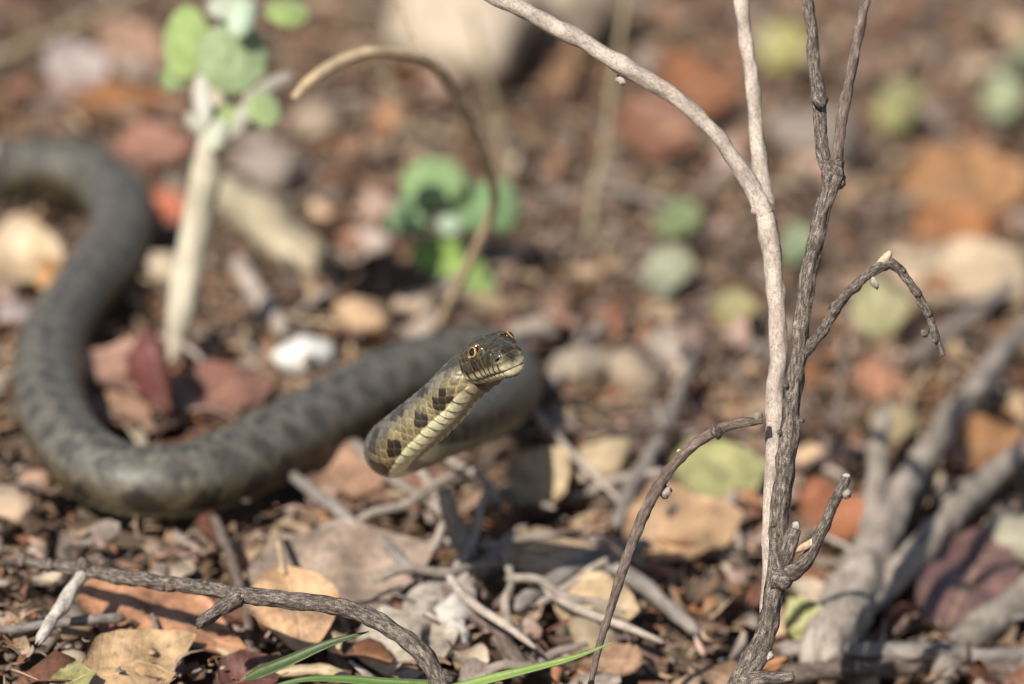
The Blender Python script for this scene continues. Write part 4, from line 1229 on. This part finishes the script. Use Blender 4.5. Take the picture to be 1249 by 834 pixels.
twv = []
for k in range(6):
    L = .035
    pts = [Vector((L * (q / 4 - .5), rnd.gauss(0, .0012), rnd.gauss(0, .001))) for q in range(5)]
    me = tube_mesh('small_twig', pts, [.0012, .0013, .0012, .0011, .0008], 8, .002, .15, .1, 400 + k, .001)
    me.materials.append(M[('bark_grey', 'bark_brown', 'bark_far', 'bark_pale', 'bark_brown', 'straw')[k]])
    twv.append(me)
TN = ('grey', 'dark brown', 'blue-grey', 'pale', 'dark brown', 'straw-coloured')
n = 0
while n < 60:
    px, py = rnd.uniform(0, 1249), rnd.uniform(120, 834)
    v = G(px, py, 0)
    if not clear_of_snake(v.x, v.y, .010): continue
    k = rnd.randrange(6)
    o = bpy.data.objects.new('small_twig', twv[k]); col.objects.link(o)
    o.location = (v.x, v.y, rnd.uniform(.004, .010) + slope(v.x)); o.rotation_euler = (0, rnd.gauss(0, .2), rnd.uniform(0, 6.28))
    q = rnd.uniform(.5, 1.4); o.scale = (q, q * rnd.uniform(.7, 1.5), q)
    z = zone(px, py)
    size = 'short ' if q < .8 else 'longish ' if q > 1.15 else ''
    SCAT.append((f'{size}{TN[k]} thin twig', z, px, o, 'twig'))
    n += 1

for k in range(16):                                           # loose tangle of thin dry twigs below the head
    px, py = rnd.uniform(470, 760), rnd.uniform(600, 815)
    v = G(px, py, 0)
    o = bpy.data.objects.new('small_twig', twv[(0, 3)[k % 2]]); col.objects.link(o)
    o.location = (v.x, v.y, rnd.uniform(.008, .018) + slope(v.x)); o.rotation_euler = (0, rnd.gauss(0, .35), rnd.uniform(-.9, 2.2))
    q = rnd.uniform(1.0, 1.9); o.scale = (q, 1.25, 1.25)
    SCAT.append((f'{("grey", "pale")[k % 2]} dry twig', 'in the tangle below the raised head', px, o, 'twig'))

families = {}
for it in SCAT: families.setdefault((it[0], it[1]), []).append(it)
NTH = ['leftmost', 'second from left', 'third from left', 'fourth from left', 'fifth from left', 'sixth from left', 'seventh from left', 'eighth from left']
for (what, z), its in families.items():
    its.sort(key=lambda i: i[2])
    for k, it in enumerate(its):
        lab = f'{what} lying {z}' if len(its) == 1 else f'{NTH[k]} {what} lying {z}' if k < 8 else f'{what} lying {z} near its far end'
        tag(it[3], lab, it[4], f'scattered {"leaves" if it[4] == "leaf" else "thin twigs"} {z}')


def litter(name, n, smin, smax, x0, x1, y0, y1, z0, z1, tilt, seed, label, avoid=True, thin=False):
    """one mass of leaf bits and crumbs nobody could count"""
    rs = np.random.default_rng(seed)
    V, F, C = [], [], []
    sx = SN_XY; low = (SN_Z - SN_RR - slope(SN_XY[:, 0])) < 0.012
    cnt = 0
    while cnt < n:
        x, y = rs.uniform(x0, x1), rs.uniform(y0, y1)
        s = smin * (smax / smin) ** (rs.random() ** 1.6)
        if avoid and s > .006:
            if np.any(low & (np.hypot(sx[:, 0] - x, sx[:, 1] - y) < SN_RR * .8 + s * .3)): continue
        cnt += 1
        rz = rs.uniform(0, 6.28); tx, ty = rs.normal(0, tilt, 2)
        Mx = np.array(Matrix.Rotation(rz, 3, 'Z') @ Matrix.Rotation(tx, 3, 'X') @ Matrix.Rotation(ty, 3, 'Y'))
        off = np.array([x, y, rs.uniform(z0, z1) + slope(x)])
        b0 = len(V)
        if thin or rs.random() < .86:                                   # curled leaf strip
            nn = 5
            tt = np.linspace(0, 1, nn)
            asp = rs.uniform(.04, .10) if thin else rs.uniform(.12, .7)
            w = s * asp * .5 * (np.sin(math.pi * np.clip(tt * .86 + .07, 0, 1)) ** rs.uniform(.5, 1)) * rs.uniform(.7, 1.2, nn)
            cu, fo = rs.uniform(-1.0, 1.0), rs.uniform(-.4, .9)
            zc = cu * s * ((tt - .5) ** 2 - .12)
            bend = rs.normal(0, .12) * s * np.sin(math.pi * tt)
            L_ = np.concatenate([np.stack([(tt - .5) * s, bend + q * w, zc + fo * abs(q) * w], 1) for q in (-1, 0, 1)])
            L_ = np.vstack([L_, L_ - np.array([0, 0, .0003])])
            L_ = L_ @ Mx.T + off
            V.extend(L_.tolist())
            m3 = 3 * nn
            for r in range(2):
                for q in range(nn - 1):
                    p = b0 + r * nn + q
                    F.append((p, p + 1, p + nn + 1, p + nn)); p += m3
                    F.append((p, p + nn, p + nn + 1, p + 1))
            for q in range(nn - 1):
                p = b0 + q
                F.append((p, p + m3, p + m3 + 1, p + 1)); p += 2 * nn
                F.append((p + 1, p + m3 + 1, p + m3, p))
        else:
            m = int(rs.integers(5, 8))
            asp = rs.uniform(.35, 1.0)
            th = (np.arange(m) + rs.uniform(-.3, .3, m)) / m * 2 * math.pi
            rr = rs.uniform(.65, 1.1, m) * s * .45
            ring = np.stack([np.cos(th) * rr, np.sin(th) * rr * asp, rs.normal(0, .06, m) * s], 1)
            dome = rs.uniform(-.08, .10) * s
            bot = ring * .9 - np.array([0, 0, min(.14 * s, .0012)])
            L_ = np.vstack([ring, [[0, 0, dome]], bot])
            L_ = L_ @ Mx.T + off
            V.extend(L_.tolist())
            for q in range(m):
                q2 = (q + 1) % m
                F.append((b0 + q, b0 + q2, b0 + m))
                F.append((b0 + q, b0 + m + 1 + q, b0 + m + 1 + q2, b0 + q2))
        cc = np.array(PICK[int(rs.integers(len(PICK)))][1]) * rs.uniform(.6, 1.35)
        C.extend([cc] * len(L_))
    me = mesh_from(name, V, F)
    set_col(me, np.array(C))
    tag(link(name, me, M['crumb']), label, kind='stuff')


litter('leaf_litter', 21000, .005, .024, -.44, .44, .76, 1.95, -.006, .003, .26, 1, 'brown bed of broken leaf pieces covering the ground')
litter('leaf_crumbs', 10000, .0012, .006, -.36, .36, .76, 1.6, -.004, .003, .5, 2, 'fine crumbs of leaf and bark between the leaves')
litter('straw_fibres', 2600, .006, .032, -.40, .40, .78, 1.8, .0, .006, .14, 5, 'thin dry fibres and leaf stalks scattered through the litter', thin=True)
litter('loose_leaf_bits', 2600, .002, .009, -.34, .34, .78, 1.5, .002, .008, .3, 4, 'loose broken bits lying on top of the leaves')
litter('outer_leaf_litter', 9000, .010, .034, -1.6, 1.6, -.2, 4.2, -.008, .002, .35, 3, 'leaf litter spreading away on every side', avoid=True)
